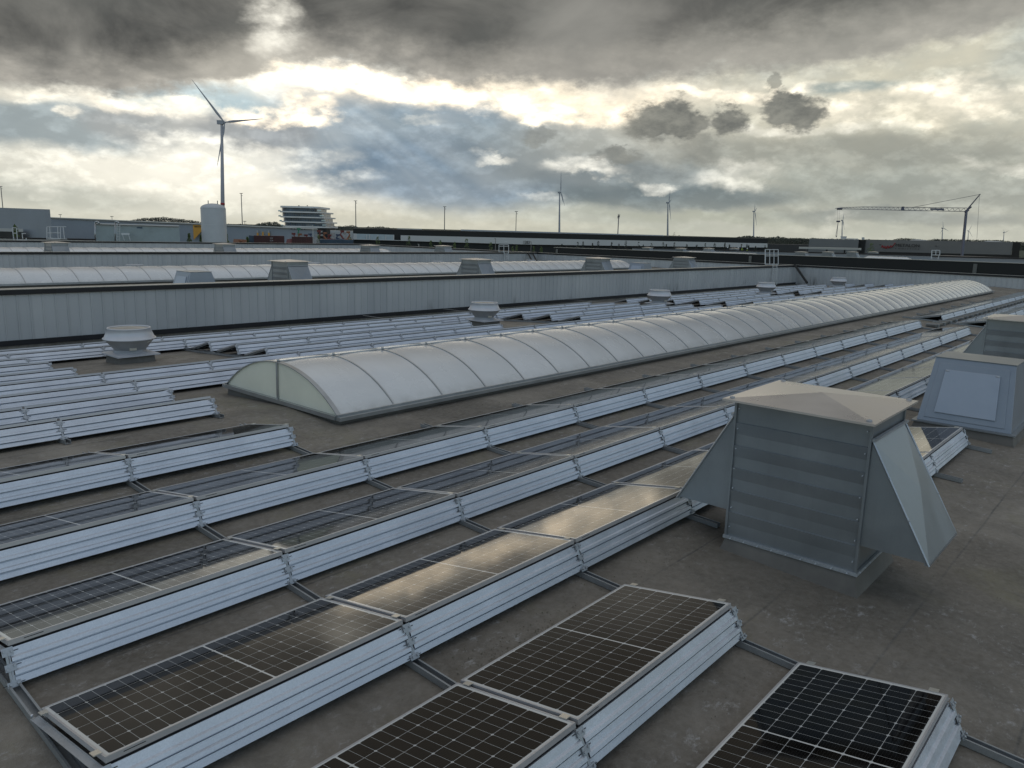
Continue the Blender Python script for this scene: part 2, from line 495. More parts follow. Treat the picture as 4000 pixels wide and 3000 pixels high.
# adjacent higher hall with a black parapet
XK = 62.5
e = empty('black_parapet_wall', label='black parapet wall of the neighbouring hall above the pale end wall', cat='wall', group='parapet walls of the hall roof')
mb = MB(); mb.hexa([(XK, -40, GZ), (XK+.4, -40, GZ), (XK+.4, 52.3, GZ), (XK, 52.3, GZ)], [(XK, -40, 2.2), (XK+.4, -40, 2.2), (XK+.4, 52.3, 1.55), (XK, 52.3, 1.55)])
mb.build('panelling', M['black_wall'], e)
mb = MB(); mb.hexa([(XK-.06, -40, 2.2), (XK+.46, -40, 2.2), (XK+.46, 52.36, 1.55), (XK-.06, 52.36, 1.55)], [(XK-.06, -40, 2.24), (XK+.46, -40, 2.24), (XK+.46, 52.36, 1.59), (XK-.06, 52.36, 1.59)])
mb.build('coping', M['cope_t'], e)
mb = MB()
for y in (11.5, 29.5, 51.9):
    zt = 1.55 + (52.3-y)/92.3*.65
    mb.box(XK-.07, XK-.01, y-.13, y+.13, .9, zt-.14)
mb.build('downpipe', M['pole'], e)
mb = MB(); mb.add([(XK+.4, -60, -.6), (245, -60, -.6), (245, 52.3, -.6), (XK+.4, 52.3, -.6)], [(0, 1, 2, 3)])
mb.add([(245, -60, GZ), (245, 52.3, GZ), (245, 52.3, -.6), (245, -60, -.6)], [(0, 1, 2, 3)])
mb.add([(XK, 52.29, GZ), (245, 52.29, GZ), (245, 52.29, -.6), (XK, 52.29, -.6)], [(0, 1, 2, 3)])
tag(mb.build('neighbour_roof_deck', M['roof'], recalc=False), kind='structure')
# slender braces over the wall corners
def brace(px0, py0, px1, py1, Yw, label, pair=False):
    def onY(px, py, Y):
        d = W(px, py, 1) - CAM; return CAM + d*((Y-CAM.y)/d.y)
    a = onY(px0, py0, Yw-.1); b = onY(px1, py1, Yw-1.6)
    m = MB(); m.bar(a, b, .11, 4)
    if pair: m.bar(a+Vector((.75, 0, 0)), b+Vector((.75, 0, 0)), .11, 4)
    o = m.build('brace_strut', M['black_wall']); tag(o, label, 'strut', 'dark struts in the wall corners')
brace(3104, 1035, 3153, 1105, W1, 'dark slanting strut in the corner behind the last roof fans')
brace(2063, 990, 2078, 1019, W2, 'pair of dark slanting struts in the corner of the second hall roof', True)

# ------------------------------------------------------------------ solar panels
P = 2.12
def uv_plane(me, fn):
    uvl = me.uv_layers.new(name='UVMap')
    for lp in me.loops:
        uvl.data[lp.index].uv = fn(me.vertices[lp.vertex_index].co)

ZT, ZL, WD = .3214, .1444, 1.0039
DD, ZB = .1169, .0570
def panel_proto():
    root = empty('solar_panel', (0, 0, 0), cat='solar panel', group='solar panels on the roof')
    ang = math.atan2(ZT-ZL, WD)
    # slope frame: s runs up-slope distance from high edge (y=0) to low edge (y=WD); n normal
    ds = Vector((0, math.cos(ang), -math.sin(ang))); nn = Vector((0, math.sin(ang), math.cos(ang)))
    o = Vector((0, 0, ZT))
    def Q(x, s, h): v = o + ds*s + nn*h; return (x, v.y, v.z)
    x0, x1 = (P-PL)/2, (P+PL)/2
    fr = MB(); t = .035
    def fbar(xa, xb, sa, sb):
        fr.hexa([Q(xa, sa, -t), Q(xb, sa, -t), Q(xb, sb, -t), Q(xa, sb, -t)], [Q(xa, sa, 0), Q(xb, sa, 0), Q(xb, sb, 0), Q(xa, sb, 0)])
    fw = .012
    fbar(x0, x1, 0, fw); fbar(x0, x1, PS-fw, PS); fbar(x0, x0+fw, fw, PS-fw); fbar(x1-fw, x1, fw, PS-fw)
    fr.build('frame', M['alu'], root)
    gl = MB()
    a, b, c, d = x0+.010, x1-.010, .010, PS-.010
    gl.add([Q(a, c, -.0025), Q(b, c, -.0025), Q(b, d, -.0025), Q(a, d, -.0025)], [(0, 1, 2, 3)])
    gl.add([Q(a, c, -.012), Q(b, c, -.012), Q(b, d, -.012), Q(a, d, -.012)], [(3, 2, 1, 0)], 1)
    go = gl.build('glass', [M['cells'], M['dark']], root, recalc=False)
    vs = [v.co.copy() for v in go.data.vertices]
    uv_plane(go.data, lambda co: (co.x - x0 - .010, (co.y-0.010)/math.cos(ang)))
    # ribbed wind deflector
    top = Vector((0, -.012, ZT-.050)); bot = Vector((0, -DD, ZB))
    dv = bot-top; Ln = dv.length; dv.normalize(); ou = Vector((0, dv.z, -dv.y))
    if ou.y > 0: ou = -ou
    prof = [(0, -.018), (0, .0), (.225, 0), (.275, .016), (.375, .016), (.380, -.020), (.425, -.020), (.430, 0), (.595, 0), (.645, .016), (.755, .016), (.760, -.020),
            (.805, -.020), (.810, 0), (1.0, 0), (1.0, -.018)]
    df = MB(); xa, xb = .016, P-.016
    pts = [top + dv*(f*Ln) + ou*h for f, h in prof]
    nseg = 1
    vs = []
    for p in pts: vs += [(xa, p.y, p.z), (xb, p.y, p.z)]
    df.add(vs, [(2*i, 2*i+1, 2*i+3, 2*i+2) for i in range(len(pts)-1)])
    n0 = len(pts)
    df.build('wind_deflector', M['galv'], root, recalc=False)
    # black strip below the frame: shade of the open gap put in as colour
    bk = MB(); bk.box(x0+.01, x1-.01, .006, .02, ZT-.075, ZT-.037); bk.build('gap_shade', M['dark'], root)
    return root, Q, top, dv, ou, Ln

def bracket_mesh():
    top = Vector((0, -.012, ZT-.050)); bot = Vector((0, -DD, ZB)); dv = bot-top; Ln = dv.length; dv.normalize()
    ou = Vector((0, dv.z, -dv.y))
    if ou.y > 0: ou = -ou
    m = MB()
    def plate(xa, xb, f0, f1, h0, h1, mi=0):
        A = top+dv*(f0*Ln); B = top+dv*(f1*Ln)
        q = lambda x, p, h: (x, (p+ou*h).y, (p+ou*h).z)
        m.hexa([q(xa, A, h0), q(xb, A, h0), q(xb, B, h0), q(xa, B, h0)], [q(xa, A, h1), q(xb, A, h1), q(xb, B, h1), q(xa, B, h1)], mi)
    plate(-.034, .034, -.04, .20, .012, .016)
    plate(-.012, .012, .16, 1.02, .004, .008)
    plate(-.034, .034, .42, .62, .012, .016)
    plate(-.040, .040, .90, 1.06, .003, .012)
    for f, s in ((.05, -1), (.09, 1), (.48, 1), (.55, -1), (.97, 0)):
        A = top+dv*(f*Ln)
        for k in ((s,) if s else (-1, 1)):
            c = A + ou*.016; c2 = A + ou*.028
            m.bar((k*.022, c.y, c.z), (k*.022, c2.y, c2.z), .008, 8, 0)
            q = A + dv*.006
            plate(k*.038 if k > 0 else k*.066, k*.066 if k > 0 else k*.038, f-.008, f+.012, .0045, .0055, 1)
    return m

def support_mesh():
    """angled end plate carrying one edge of a panel"""
    m = MB()
    y1 = WD+.02
    pr_ = [(-.0, ZT-.05), (y1, ZL-.055), (y1+.05, ZB), (y1-.02, ZB), (.03, ZT-.085)]
    m.prism(pr_, -.004, .004, 'x')
    m.box(-.030, .004, 0, 0, 0, 0)
    # flanged lip
    a = Vector((0, -.005, ZT-.052)); b = Vector((0, y1, ZL-.058))
    m.hexa([(-.045, a.y, a.z-.004), (.0, a.y, a.z-.004), (.0, b.y, b.z-.004), (-.045, b.y, b.z-.004)],
           [(-.045, a.y, a.z), (.0, a.y, a.z), (.0, b.y, b.z), (-.045, b.y, b.z)])
    m.bar((-.004, -.03, ZT-.07), (-.004, -DD+.01, ZB+.01), .012, 4)
    return m

proto, Qf, *_ = panel_proto()
br = bracket_mesh().build('bracket', [M['galv_dull'], M['dark']], proto)
sp = support_mesh().build('support_plate', M['galv_dull'], proto)
for s in (.09, PS-.09):
    cl = MB()
    cl.hexa([Qf(-.022, s-.03, .0), Qf(.022, s-.03, .0), Qf(.022, s+.03, .0), Qf(-.022, s+.03, .0)],
            [Qf(-.022, s-.03, .006), Qf(.022, s-.03, .006), Qf(.022, s+.03, .006), Qf(-.022, s+.03, .006)])
    cl.build('clamp', M['clamp'], proto)

NEAR_Z = [0, .0994, .1733, .2221, .2980, .3918]
FAR_Y = [9.98 + 1.375*j for j in range(9)]
FAR_T = [.77, .69, .61, .54, .455, .39, .30, .205, .105]
ORD = ['', 'first', 'second', 'third', 'fourth', 'fifth', 'sixth', 'seventh', 'eighth', 'ninth', 'tenth', 'eleventh', 'twelfth', 'thirteenth',
       'fourteenth', 'fifteenth', 'sixteenth', 'seventeenth', 'eighteenth', 'nineteenth', 'twentieth']
st_ = MB()
st_.hexa([(P*.5-.95, -.003, ZT-.030), (P*.5-.83, -.003, ZT-.030), (P*.5-.83, -.0005, ZT-.030), (P*.5-.95, -.0005, ZT-.030)], [(P*.5-.95, -.003, ZT-.012), (P*.5-.83, -.003, ZT-.012), (P*.5-.83, -.0005, ZT-.012), (P*.5-.95, -.0005, ZT-.012)])
st_.build('sticker', M['blk'], proto)
used = [False]
JR = random.Random(31)
def put_panel(x, y, z, rx, label, end=False, start=False):
    far = rx != 0 or x > 28
    if not used[0]:
        o = proto; used[0] = True
        o.location = (x, y, z); o.rotation_euler = (rx, -SX, 0)
        o['label'] = label
    else:
        o = proto.copy(); COL.objects.link(o); o.location = (x, y+JR.uniform(-.004, .004), z+JR.uniform(-.003, .003)); o['label'] = label
        o.rotation_euler = (rx+JR.uniform(-.004, .004), -SX+JR.uniform(-.0015, .0015), JR.uniform(-.0015, .0015))
        for ch in PROTO_PARTS:
            nm = ch.name.split('.')[0]
            if far and nm in ('clamp', 'gap_shade', 'sticker'): continue
            if far and nm == 'support_plate' and not start: continue
            c = ch.copy(); COL.objects.link(c); c.parent = o
    if end:
        for s in PROTO_PARTS:
            nm = s.name.split('.')[0]
            if nm not in ('bracket', 'support_plate', 'clamp') or (far and nm == 'clamp'): continue
            c = s.copy(); COL.objects.link(c); c.parent = o; c.location = (P, 0, 0)
            if nm == 'support_plate': c.scale = (-1, 1, 1)
    return o
PROTO_PARTS = list(proto.children)
def visible_panel(x, y, z):
    return in_frame([(x+a, y+b, z+c) for a in (0, P*.5, P) for b, c in ((-DD, ZB), (0, ZT), (WD, ZL))])
def run(rowname, y, z0, rx, segs, xoff=0., dx=0.):
    cells = []
    for (a, b) in segs:
        for i in range(a, b): cells.append((i, i == b-1, i == a))
    k = 0
    for i, last, st in cells:
        x = xoff + i*P
        z = z0 + SX*x
        if not visible_panel(x, y, z): continue
        k += 1
        put_panel(x, y, z, rx, f'{rowname[0]}, {ORD[k]} from near end of {rowname[1]}', last, st)
rown = [f'the {a} row of tilted black panels from the camera' for a in ('first', 'second', 'third', 'fourth', 'fifth', 'sixth')]
pitch = 1.58373
run(('solar panel', 'the frontmost black row'), 0, NEAR_Z[0], 0, [(-2, 0)])
run(('solar panel', 'the second black row, left of the hood'), pitch, NEAR_Z[1], 0, [(-3, 0)])
run(('solar panel', 'the short row between hood and hatch'), pitch, NEAR_Z[1], 0, [(2, 4)])
run(('solar panel', 'the third row, passing behind the hood'), 2*pitch, NEAR_Z[2], 0, [(-2, 12)])
run(('solar panel', 'the fourth row from the front'), 3*pitch, NEAR_Z[3], 0, [(-2, 12)])
run(('solar panel', 'the row running alongside the skylight'), 4*pitch, NEAR_Z[4], 0, [(-4, 12)])
run(('solar panel', 'the short row ending before the skylight'), 5*pitch, NEAR_Z[5], 0, [(-4, 0)])
run(('distant solar panel', 'upper row beyond the roof gap'), 4*pitch, NEAR_Z[4], 0, [(0, 12)], 28.62)
run(('distant solar panel', 'lower row beyond the roof gap'), 3*pitch, NEAR_Z[3], 0, [(0, 12)], 28.62)
RXF = -.107
names = ['row ending at the skylight face', 'second row ending at the skylight face', 'third silver row, mostly behind the skylight',
         'silver row along the skylight crest', 'silver row before the fans', 'silver row level with the fans',
         'silver row just behind the fans', 'silver row second from the wall', 'silver row closest to the wall']
segA = {0: [(-5, 0)], 1: [(-5, 0)], 2: [(-4, 12)], 3: [(-4, 12)], 4: [(-4, 0), (2, 6), (8, 12)], 5: [(-4, 0), (2, 6), (8, 12)], 6: [(-3, 0), (2, 6), (8, 12)],
        7: [(-3, 12)], 8: [(-3, 12)]}
segB = {3: [(0, 13)], 4: [(0, 4), (6, 10), (12, 13)], 5: [(0, 4), (6, 10), (12, 13)], 6: [(0, 4), (6, 10), (12, 13)], 7: [(0, 12)], 8: [(0, 1), (2, 12)]}
for j in range(9):
    if j == 2: segs = [(-4, 2)]          # the rest of this row is hidden by the skylight
    else: segs = segA[j]
    run(('silver solar panel', names[j]), FAR_Y[j], FAR_T[j]-.3214-.002, RXF, segs)
    if j in segB: run(('tiny distant panel', names[j]), FAR_Y[j], FAR_T[j]-.3214-.002, RXF, segB[j], 28.62)

# rails that carry the rows
def rail(x, y0, y1, label):
    if not in_frame([(x, y0 + (y1-y0)*t/12., zroof(x, y0 + (y1-y0)*t/12.)) for t in range(13)]): return
    m = MB()
    ys = [y0] + ([9.7] if y0 < 9.7 < y1 else []) + [y1]
    sec = [(-.036, 0), (.036, 0), (.036, .050), (.022, .050), (.022, .045), (.031, .045), (.031, .006), (-.031, .006), (-.031, .045), (-.022, .045), (-.022, .050), (-.036, .050)]
    for a, b in zip(ys, ys[1:]):
        n = len(sec); vs = []
        for y in (a, b):
            for (u, h) in sec: vs.append((x+u, y, zroof(x, y)+.006+h))
        m.add(vs, [(i, (i+1) % n, n+(i+1) % n, n+i) for i in range(n)] + [tuple(range(n)), tuple(range(2*n-1, n-1, -1))])
        m.box(x-.030, x+.030, a+.01, b-.01, 0, 0)
    root = empty('mounting_rail', (0, 0, 0), label=label, cat='rail', group='rails under the solar rows')
    m.build('channel', M['rail'], root)
    k = MB()
    nb = int((y1-y0)/pitch)
    for i in range(nb+1):
        yy = y0+.45+i*pitch
        if yy < y1-.2:
            for u in (-.029, .029):
                z = zroof(x, yy)+.056
                k.bar((x+u, yy, z), (x+u, yy, z+.012), .008, 6)
    k.build('bolt', M['galv'], root)
for k in range(-3, 13):
    x = k*P
    if k <= -3: y0 = 4.75
    elif k == -2: y0 = -1.
    elif k in (-1, 0): y0 = -1.6
    elif k in (1, 2): y0 = 2.72 if k == 1 else 2.75
    elif k in (3, 4): y0 = 1.14
    else: y0 = 2.72
    y1 = 9.15 if k <= 0 else 7.62
    rail(x, y0, y1, f'galvanised U-channel rail under the near rows, {ORD[k+4]} rail from the near end')
for k in range(0, 7):
    rail(28.62+k*P, 4.3, 7.7, f'distant mounting rail beyond the roof gap, {ORD[k+1]} from the near end')
for k in (-1, 0):
    rail(k*P, 9.72, 22.6, f'mounting rail under the silver-backed rows, {ORD[k+2]} from the near end')
for n_, k in enumerate((2, 6, 8, 12)): rail(k*P, 13.3, 22.6, f'mounting rail at an open row end by the roof fans, {ORD[n_+1]} one')

# ------------------------------------------------------------------ barrel skylights
def skylight(y0, xs, nb, label, ends=True):
    root = empty('barrel_skylight', (xs, y0+10.08, zroof(xs, y0+10.08)), (0, -SX, 0), label, 'skylight', 'barrel skylights on the hall roofs')
    HW, rise, zs = 1.625, .61, .085
    Rr = (HW*HW+rise*rise)/(2*rise); zc = zs+rise-Rr
    a = math.asin(HW/Rr); nA = 20; B = 1.0845; L = nb*B
    arc = [(-Rr*math.sin(a-2*a*i/nA), zc+Rr*math.cos(a-2*a*i/nA)) for i in range(nA+1)]
    g = MB(); sub = 6; vs = []
    nx = nb*sub
    for i in range(nx+1):
        t = i/sub; f = t-math.floor(t)
        bulge = .016*math.sin(math.pi*f) if i < nx else 0
        for (y, z) in arc:
            k = (Rr+bulge)/Rr
            vs.append((t*B, y*k if abs(y) < HW-.01 else y, zc+(z-zc)*k))
    nA1 = nA+1
    g.add(vs, [(i*nA1+j, (i+1)*nA1+j, (i+1)*nA1+j+1, i*nA1+j+1) for i in range(nx) for j in range(nA)], 0, True)
    g.build('glazing', M['sky_glz'], root, recalc=False)
    r = MB()
    for i in range(nb+1):
        xc = i*B; w = .011 if 0 < i < nb else .04
        for j in range(nA):
            (ya, za), (yb, zb) = arc[j], arc[j+1]
            ka = (Rr+.009)/Rr; kb = (Rr+.013)/Rr
            def pt(x, y, z, k): return (x, y*k, zc+(z-zc)*k)
            r.hexa([pt(xc-w, ya, za, 1), pt(xc+w, ya, za, 1), pt(xc+w, yb, zb, 1), pt(xc-w, yb, zb, 1)],
                   [pt(xc-w, ya, za, kb), pt(xc+w, ya, za, kb), pt(xc+w, yb, zb, kb), pt(xc-w, yb, zb, kb)])
        r.bar((xc, 0, zs+rise+.015), (xc, 0, zs+rise+.05), .022, 6)
    r.build('rib', M['sky_alu'], root)
    s = MB()
    for sg in (-1, 1):
        s.box(-.06, L+.06, sg*(HW+.05)-.055, sg*(HW+.05)+.055, zs-.055, zs-.0)
        s.box(-.05, L+.05, sg*(HW+.01)-.02, sg*(HW+.01)+.02, zs+.001, zs+.03)
    for xe in (-.05, L+.05): s.box(xe-.035, xe+.035, -HW+.006, HW-.006, zs-.05, zs+.012)
    s.bar((0, 0, zs+rise+.018), (L, 0, zs+rise+.018), .012, 6)
    s.build('sill', M['sky_alu'], root)
    for xe, sg in ((-.012, -1), (L+.012, 1)):
        e = MB()
        n = len(arc)
        e.add([(xe, y, z) for y, z in arc], [tuple(range(n))])
        eo = e.build('end_face', M['end_glz'], root, recalc=False)
        mu = MB(); mu.box(xe+sg*.002-.02, xe+sg*.002+.02, -.022, .022, zs, zs+rise)
        mu.build('mullion', M['sky_alu'], eo)
    c = MB(); H0 = -.35
    b0 = [(-.04, -HW-.035, H0), (L+.04, -HW-.035, H0), (L+.04, HW+.035, H0), (-.04, HW+.035, H0)]
    b1 = [(-.0, -HW, zs-.052), (L, -HW, zs-.052), (L, HW, zs-.052), (-.0, HW, zs-.052)]
    c.add(b0+b1, [(0, 1, 5, 4), (1, 2, 6, 5), (2, 3, 7, 6), (3, 0, 4, 7)])
    c.build('upstand', M['curb'], root, recalc=True)
    return root
skylight(0, 1.2, 47, 'long arched opal skylight running diagonally through the middle of the roof')
skylight(BAY, -16.0, 65, 'second arched opal skylight, behind the first pale cladding wall')
skylight(2*BAY, -20.0, 65, 'third arched skylight, a thin pale strip behind the second wall')

# ------------------------------------------------------------------ louvred hoods
def hood_proto():
    root = empty('ventilation_hood', cat='roof vent', group='louvred ventilation hoods')
    # local origin: centre of the footprint on the roof
    hx, hy = .52, .645
    zb, zt = .17, 1.66
    c = MB()
    c.hexa([(-hx-.10, -hy-.09, -.12), (hx+.10, -hy-.09, -.12), (hx+.10, hy+.09, -.12), (-hx-.10, hy+.09, -.12)],
           [(-hx-.005, -hy-.005, .16), (hx+.005, -hy-.005, .16), (hx+.005, hy+.005, .16), (-hx-.005, hy+.005, .16)])
    c.build('upstand', M['curb'], root)
    h = MB()
    # louvred faces (both X sides) as zigzag sheets
    nz = 5; H = zt-zb
    for s in (-1, 1):
        pts = [(zb, 0), (zb+.16, .0)]
        z = zb+.16; st = (H-.30)/(2*nz)
        for i in range(nz):
            pts += [(z+st, .016), (z+st+.004, -.002), (z+2*st, .004)]; z += 2*st
            pts[-1] = (z, .0)
        pts.append((zt, 0))
        vs = []
        for (zz, o) in pts: vs += [(s*(hx+o), -hy, zz), (s*(hx+o), hy, zz)]
        h.add(vs, [(2*i, 2*i+1, 2*i+3, 2*i+2) for i in range(len(pts)-1)])
    for s in (-1, 1):
        h.add([(-hx, s*hy, zb), (hx, s*hy, zb), (hx, s*hy, zt), (-hx, s*hy, zt)], [(0, 1, 2, 3)])
    h.add([(-hx, -hy, zb), (hx, -hy, zb), (hx, hy, zb), (-hx, hy, zb)], [(0, 1, 2, 3)])
    h.build('housing', M['hood'], root, recalc=False)
    b = MB()
    for s in (-1, 1):
        b.box(-hx-.03, hx+.03, s*(hy+.015)-.012, s*(hy+.015)+.012, zb-.012, zb+.022)
        b.box(s*(hx+.015)-.012, s*(hx+.015)+.012, -hy-.003, hy+.003, zb-.012, zb+.022)
    b.build('base_flange', M['galv_dull'], root)
    cp = MB(); cx, cy = .715, .72
    t = zt+.005
    cp.add([(-cx, -cy, t), (cx, -cy, t), (cx, cy, t), (-cx, cy, t), (0, 0, t+.075),
            (-cx, -cy, t-.020), (cx, -cy, t-.020), (cx, cy, t-.020), (-cx, cy, t-.020)],
           [(0, 1, 4), (1, 2, 4), (2, 3, 4), (3, 0, 4), (0, 5, 6, 1), (1, 6, 7, 2), (2, 7, 8, 3), (3, 8, 5, 0), (8, 7, 6, 5)])
    cp.build('cap', M['cap'], root)
    sc = MB()
    for sx_, sy_ in ((-1, -1), (1, -1), (1, 1), (-1, 1)):
        sc.lathe([(.028, 0), (.026, .012), (.01, .016), (.001, .018)], 8, (0, 0))
        n8 = 32
        for i in range(len(sc.v)-n8, len(sc.v)):
            x, y, z = sc.v[i]; sc.v[i] = (x+sx_*cx*.90, y+sy_*cy*.90, z+t+.007)
    sc.build('cap_washer', M['fan_d'], root)
    for sx_ in (-1, 1):
        for sy_ in (-1, 1):
            sm = MB()
            sm.box(sx_*(hx+.004)-.018 if sx_ > 0 else -hx-.022, sx_*(hx+.004)+.018 if sx_ > 0 else -hx+.014, sy_*(hy+.004)-.012, sy_*(hy+.004)+.012, zb+.02, zt-.01)
            sm.build('corner_post', M['hood'], root)
    rv = MB()
    for k in range(7):
        z = zb+.12+k*.21
        for sy_ in (-1, 1): rv.bar((-hx-.002, sy_*(hy-.03), z), (-hx-.022, sy_*(hy-.03), z), .006, 6)
    for k in range(9):
        y = -hy+.06+k*(2*hy-.12)/8; rv.bar((-hx-.03, y, zb+.005), (-hx-.052, y, zb+.005), .007, 6)
    for k in range(7):
        x = -hx+.06+k*(2*hx-.12)/6; rv.bar((x, -hy-.02, zb+.005), (x, -hy-.034, zb+.005), .007, 6)
    rv.build('rivet', M['galv'], root)
    # flaps on both Y faces: wedge cheeks plus a cross-broken sloping door
    for s in (-1, 1):
        f = MB()
        x0, x1 = -hx, hx
        yT, zT = s*(hy+.02), 1.46
        yB, zB = s*(hy+.60), .46
        yI, zI = s*(hy+.005), .46
        # sloping door, cross broken so the sheet folds along its diagonals
        ctr = Vector((0, (yT+yB)/2, (zT+zB)/2)) + Vector((0, s*.035, .02))
        f.add([(x0, yT, zT), (x1, yT, zT), (x1, yB, zB), (x0, yB, zB), tuple(ctr)], [(0, 1, 4), (1, 2, 4), (2, 3, 4), (3, 0, 4)])
        lip = .04
        f.box(x0-.0, x1+.0, min(yB-s*lip, yB+s*.006), max(yB-s*lip, yB+s*.006), zB-.022, zB-.002)
        for x in (x0+.003, x1-.003): f.add([(x, yT, zT), (x, yB, zB), (x, yI, zI)], [(0, 1, 2)])
        f.build('flap', M['hood'], root, recalc=False)
        e = MB()
        for x in (x0-.004, x1+.004): 
            e.bar((x, yT, zT+.01), (x, yB, zB-.02), .010, 4)
            for q in (.3, .65): 
                yy = yT+(yB-yT)*q; zz = zT+(zB-zT)*q
                e.bar((x-.012, yy, zz), (x+.012, yy, zz), .008, 6)
        e.box(x0-.02, x1+.02, min(yT, yT+s*.03), max(yT, yT+s*.03), zT+.006, zT+.03)
        e.build('flap_hinge', M['galv_dull'], root)
    return root
hoods = [(2.19, 1.775, 0), (14.85, 1.775, 0)]
hp = hood_proto()
HY = 1.775
hl = {0: ['large louvred grey vent hood with open side flaps beside the front panel rows', 'second louvred vent hood, cut by the frame edge above the roof hatch'],
      1: ['vent hood furthest along the near end of the second roof, by the turbine side', 'vent hood with pointed cap behind the cladding wall, second on that roof',
          'vent hood behind the cladding wall near its middle, third on that roof', 'vent hood on the second roof beside the pale end wall'],
      2: ['small vent hood above the second wall, first of four on the third roof', 'small vent hood on the third roof below the white tank', 'small vent hood on the third roof in front of the black warehouse',
          'small vent hood on the third roof nearest its corner ladder']}
first = True
def place_hood(x, y, label):
    global first
    z = zroof(x, y)
    if not in_frame([(x, y, z+1), (x-.6, y, z+1), (x, y-.6, z+1)]): return
    if first: hp.location = (x, y, z); hp['label'] = label; first = False
    else: dup(hp, (x, y, z), None, label)
place_hood(2.19, HY, hl[0][0]); place_hood(14.95, HY, hl[0][1])
for i, x in enumerate((14.53, 26.95, 39.25, 51.55)): place_hood(x, HY+BAY, hl[1][i] if i else 'vent hood behind the cladding wall, below the glass office building')
for i, x in enumerate((14.3, 26.9, 41.9, 51.7)): place_hood(x, HY+2*BAY, hl[2][i])

# ------------------------------------------------------------------ sloping smoke hatches
def hatch_proto():
    root = empty('smoke_hatch', cat='roof hatch', group='tapered smoke hatches')
    ax, ay, tx, ty, h0, h1 = .80, .72, .45, .61, .14, 1.27
    c = MB(); c.hexa([(-ax-.10, -ay-.10, -.15), (ax+.1, -ay-.1, -.15), (ax+.1, ay+.1, -.15), (-ax-.1, ay+.1, -.15)],
                     [(-ax-.03, -ay-.03, h0), (ax+.03, -ay-.03, h0), (ax+.03, ay+.03, h0), (-ax-.03, ay+.03, h0)])
    c.build('upstand', M['curb'], root)
    f = MB(); f.box(-ax-.07, ax+.07, -ay-.07, ay+.07, h0, h0+.025); f.build('base_flange', M['hood'], root)
    b = MB(); b.hexa([(-ax, -ay, h0+.025), (ax, -ay, h0+.025), (ax, ay, h0+.025), (-ax, ay, h0+.025)],
                     [(-tx, -ty, h1), (tx, -ty, h1), (tx, ty, h1), (-tx, ty, h1)])
    b.build('housing', M['hood_in'], root, bevel=.006)
    t = MB(); t.box(-tx-.015, tx+.015, -ty-.015, ty+.015, h1-.0, h1+.012); t.build('cap', M['hood'], root)
    for s in (-1, 1):
        lo, hi = .14, .84
        def pt(v, u, o):
            x = s*(ax+(tx-ax)*v+o); y = u*(ay+(ty-ay)*v); z = h0+.025+(h1-h0-.025)*v+o*.35
            return (x, y, z)
        for (u, v0, v1, o, nm_, mt_) in ((.86, .06, .92, .012, 'door_frame', 'hood_in'), (.66, .15, .82, .040, 'door', 'hood_door')):
            d = MB()
            d.hexa([pt(v0, -u, -.01), pt(v0, u, -.01), pt(v1, u, -.01), pt(v1, -u, -.01)],
                   [pt(v0, -u, o), pt(v0, u, o), pt(v1, u, o), pt(v1, -u, o)])
            d.build(nm_, M[mt_], root, bevel=.006)
        hg = MB()
        for u in (-.6, .6):
            a = pt(.80, u, .03); hg.bar((a[0], a[1]-.03, a[2]), (a[0], a[1]+.03, a[2]), .018, 6)
        hg.build('hinge', M['galv_dull'], root)
    return root
ht = hatch_proto(); ht.location = (10.10, 1.74, zroof(10.10, 1.74)); ht['label'] = 'large tapered grey-blue smoke hatch behind the near vent hood'
for x, k, lab in ((9.95, 1, 'small tapered smoke hatch behind the cladding wall, in front of skylight'), (44.9, 1, 'tiny tapered smoke hatch behind the cladding wall beyond the skylight end')):
    dup(ht, (x, 1.79+BAY*k, zroof(x, 1.79+BAY*k)), None, lab)

# ------------------------------------------------------------------ roof fans
def fan_proto():
    root = empty('roof_fan', cat='roof fan', group='cowled roof fans')
    c = MB(); c.hexa([(-.50, -.50, -.15), (.50, -.50, -.15), (.50, .50, -.15), (-.50, .50, -.15)], [(-.46, -.46, .20), (.46, -.46, .20), (.46, .46, .20), (-.46, .46, .20)])
    c.build('upstand', M['curb'], root)
    p = MB(); p.box(-.58, .58, -.58, .58, .20, .235)
    p.hexa([(-.56, -.56, .235), (.56, -.56, .235), (.56, .56, .235), (-.56, .56, .235)], [(-.40, -.40, .275), (.40, -.40, .275), (.40, .40, .275), (-.40, .40, .275)])
    p.build('base_plate', M['fan'], root)
    n = MB(); n.lathe([(.44, .27), (.44, .30), (.41, .31), (.41, .35), (.43, .37), (.60, .585), (.65, .63)], 40); n.build('lower_cone', M['fan_d'], root, recalc=False)
    u = MB(); u.lathe([(.60, .625), (.675, .635), (.69, .655), (.675, .675), (.645, .69), (.55, .925), (.565, .94), (.55, .955), (.52, .955), (.51, .93), (.60, .68)], 40)
    u.build('cowl', M['fan'], root, recalc=False)
    d = MB(); d.lathe([(.50, .93), (.44, .915), (.42, .93), (.001, .955)], 32, mi=0)
    d.build('motor_cover', M['cope_t'], root, recalc=False)
    r = MB(); r.lathe([(.52, .925), (.44, .905)], 32); r.build('opening', M['dark'], root, recalc=False)
    b = MB(); b.box(-.10, .08, -.47, -.37, .36, .50); b.bar((.1, -.40, .43), (.45, -.45, .60), .012, 6); b.bar((.45, -.45, .60), (.6, -.25, .70), .012, 6)
    bo = b.build('switch_box', M['clamp'], root)
    bo.rotation_euler = (0, 0, R(-12))
    return root
fp = fan_proto()
fl = ['largest grey cowled roof fan, closest on the left beside the silver rows', 'second grey cowled roof fan, behind the middle of the skylight',
      'third grey cowled roof fan along the pale cladding wall', 'fourth cowled roof fan, in front of the wall ladder', 'smallest cowled roof fan, before the pale end wall']
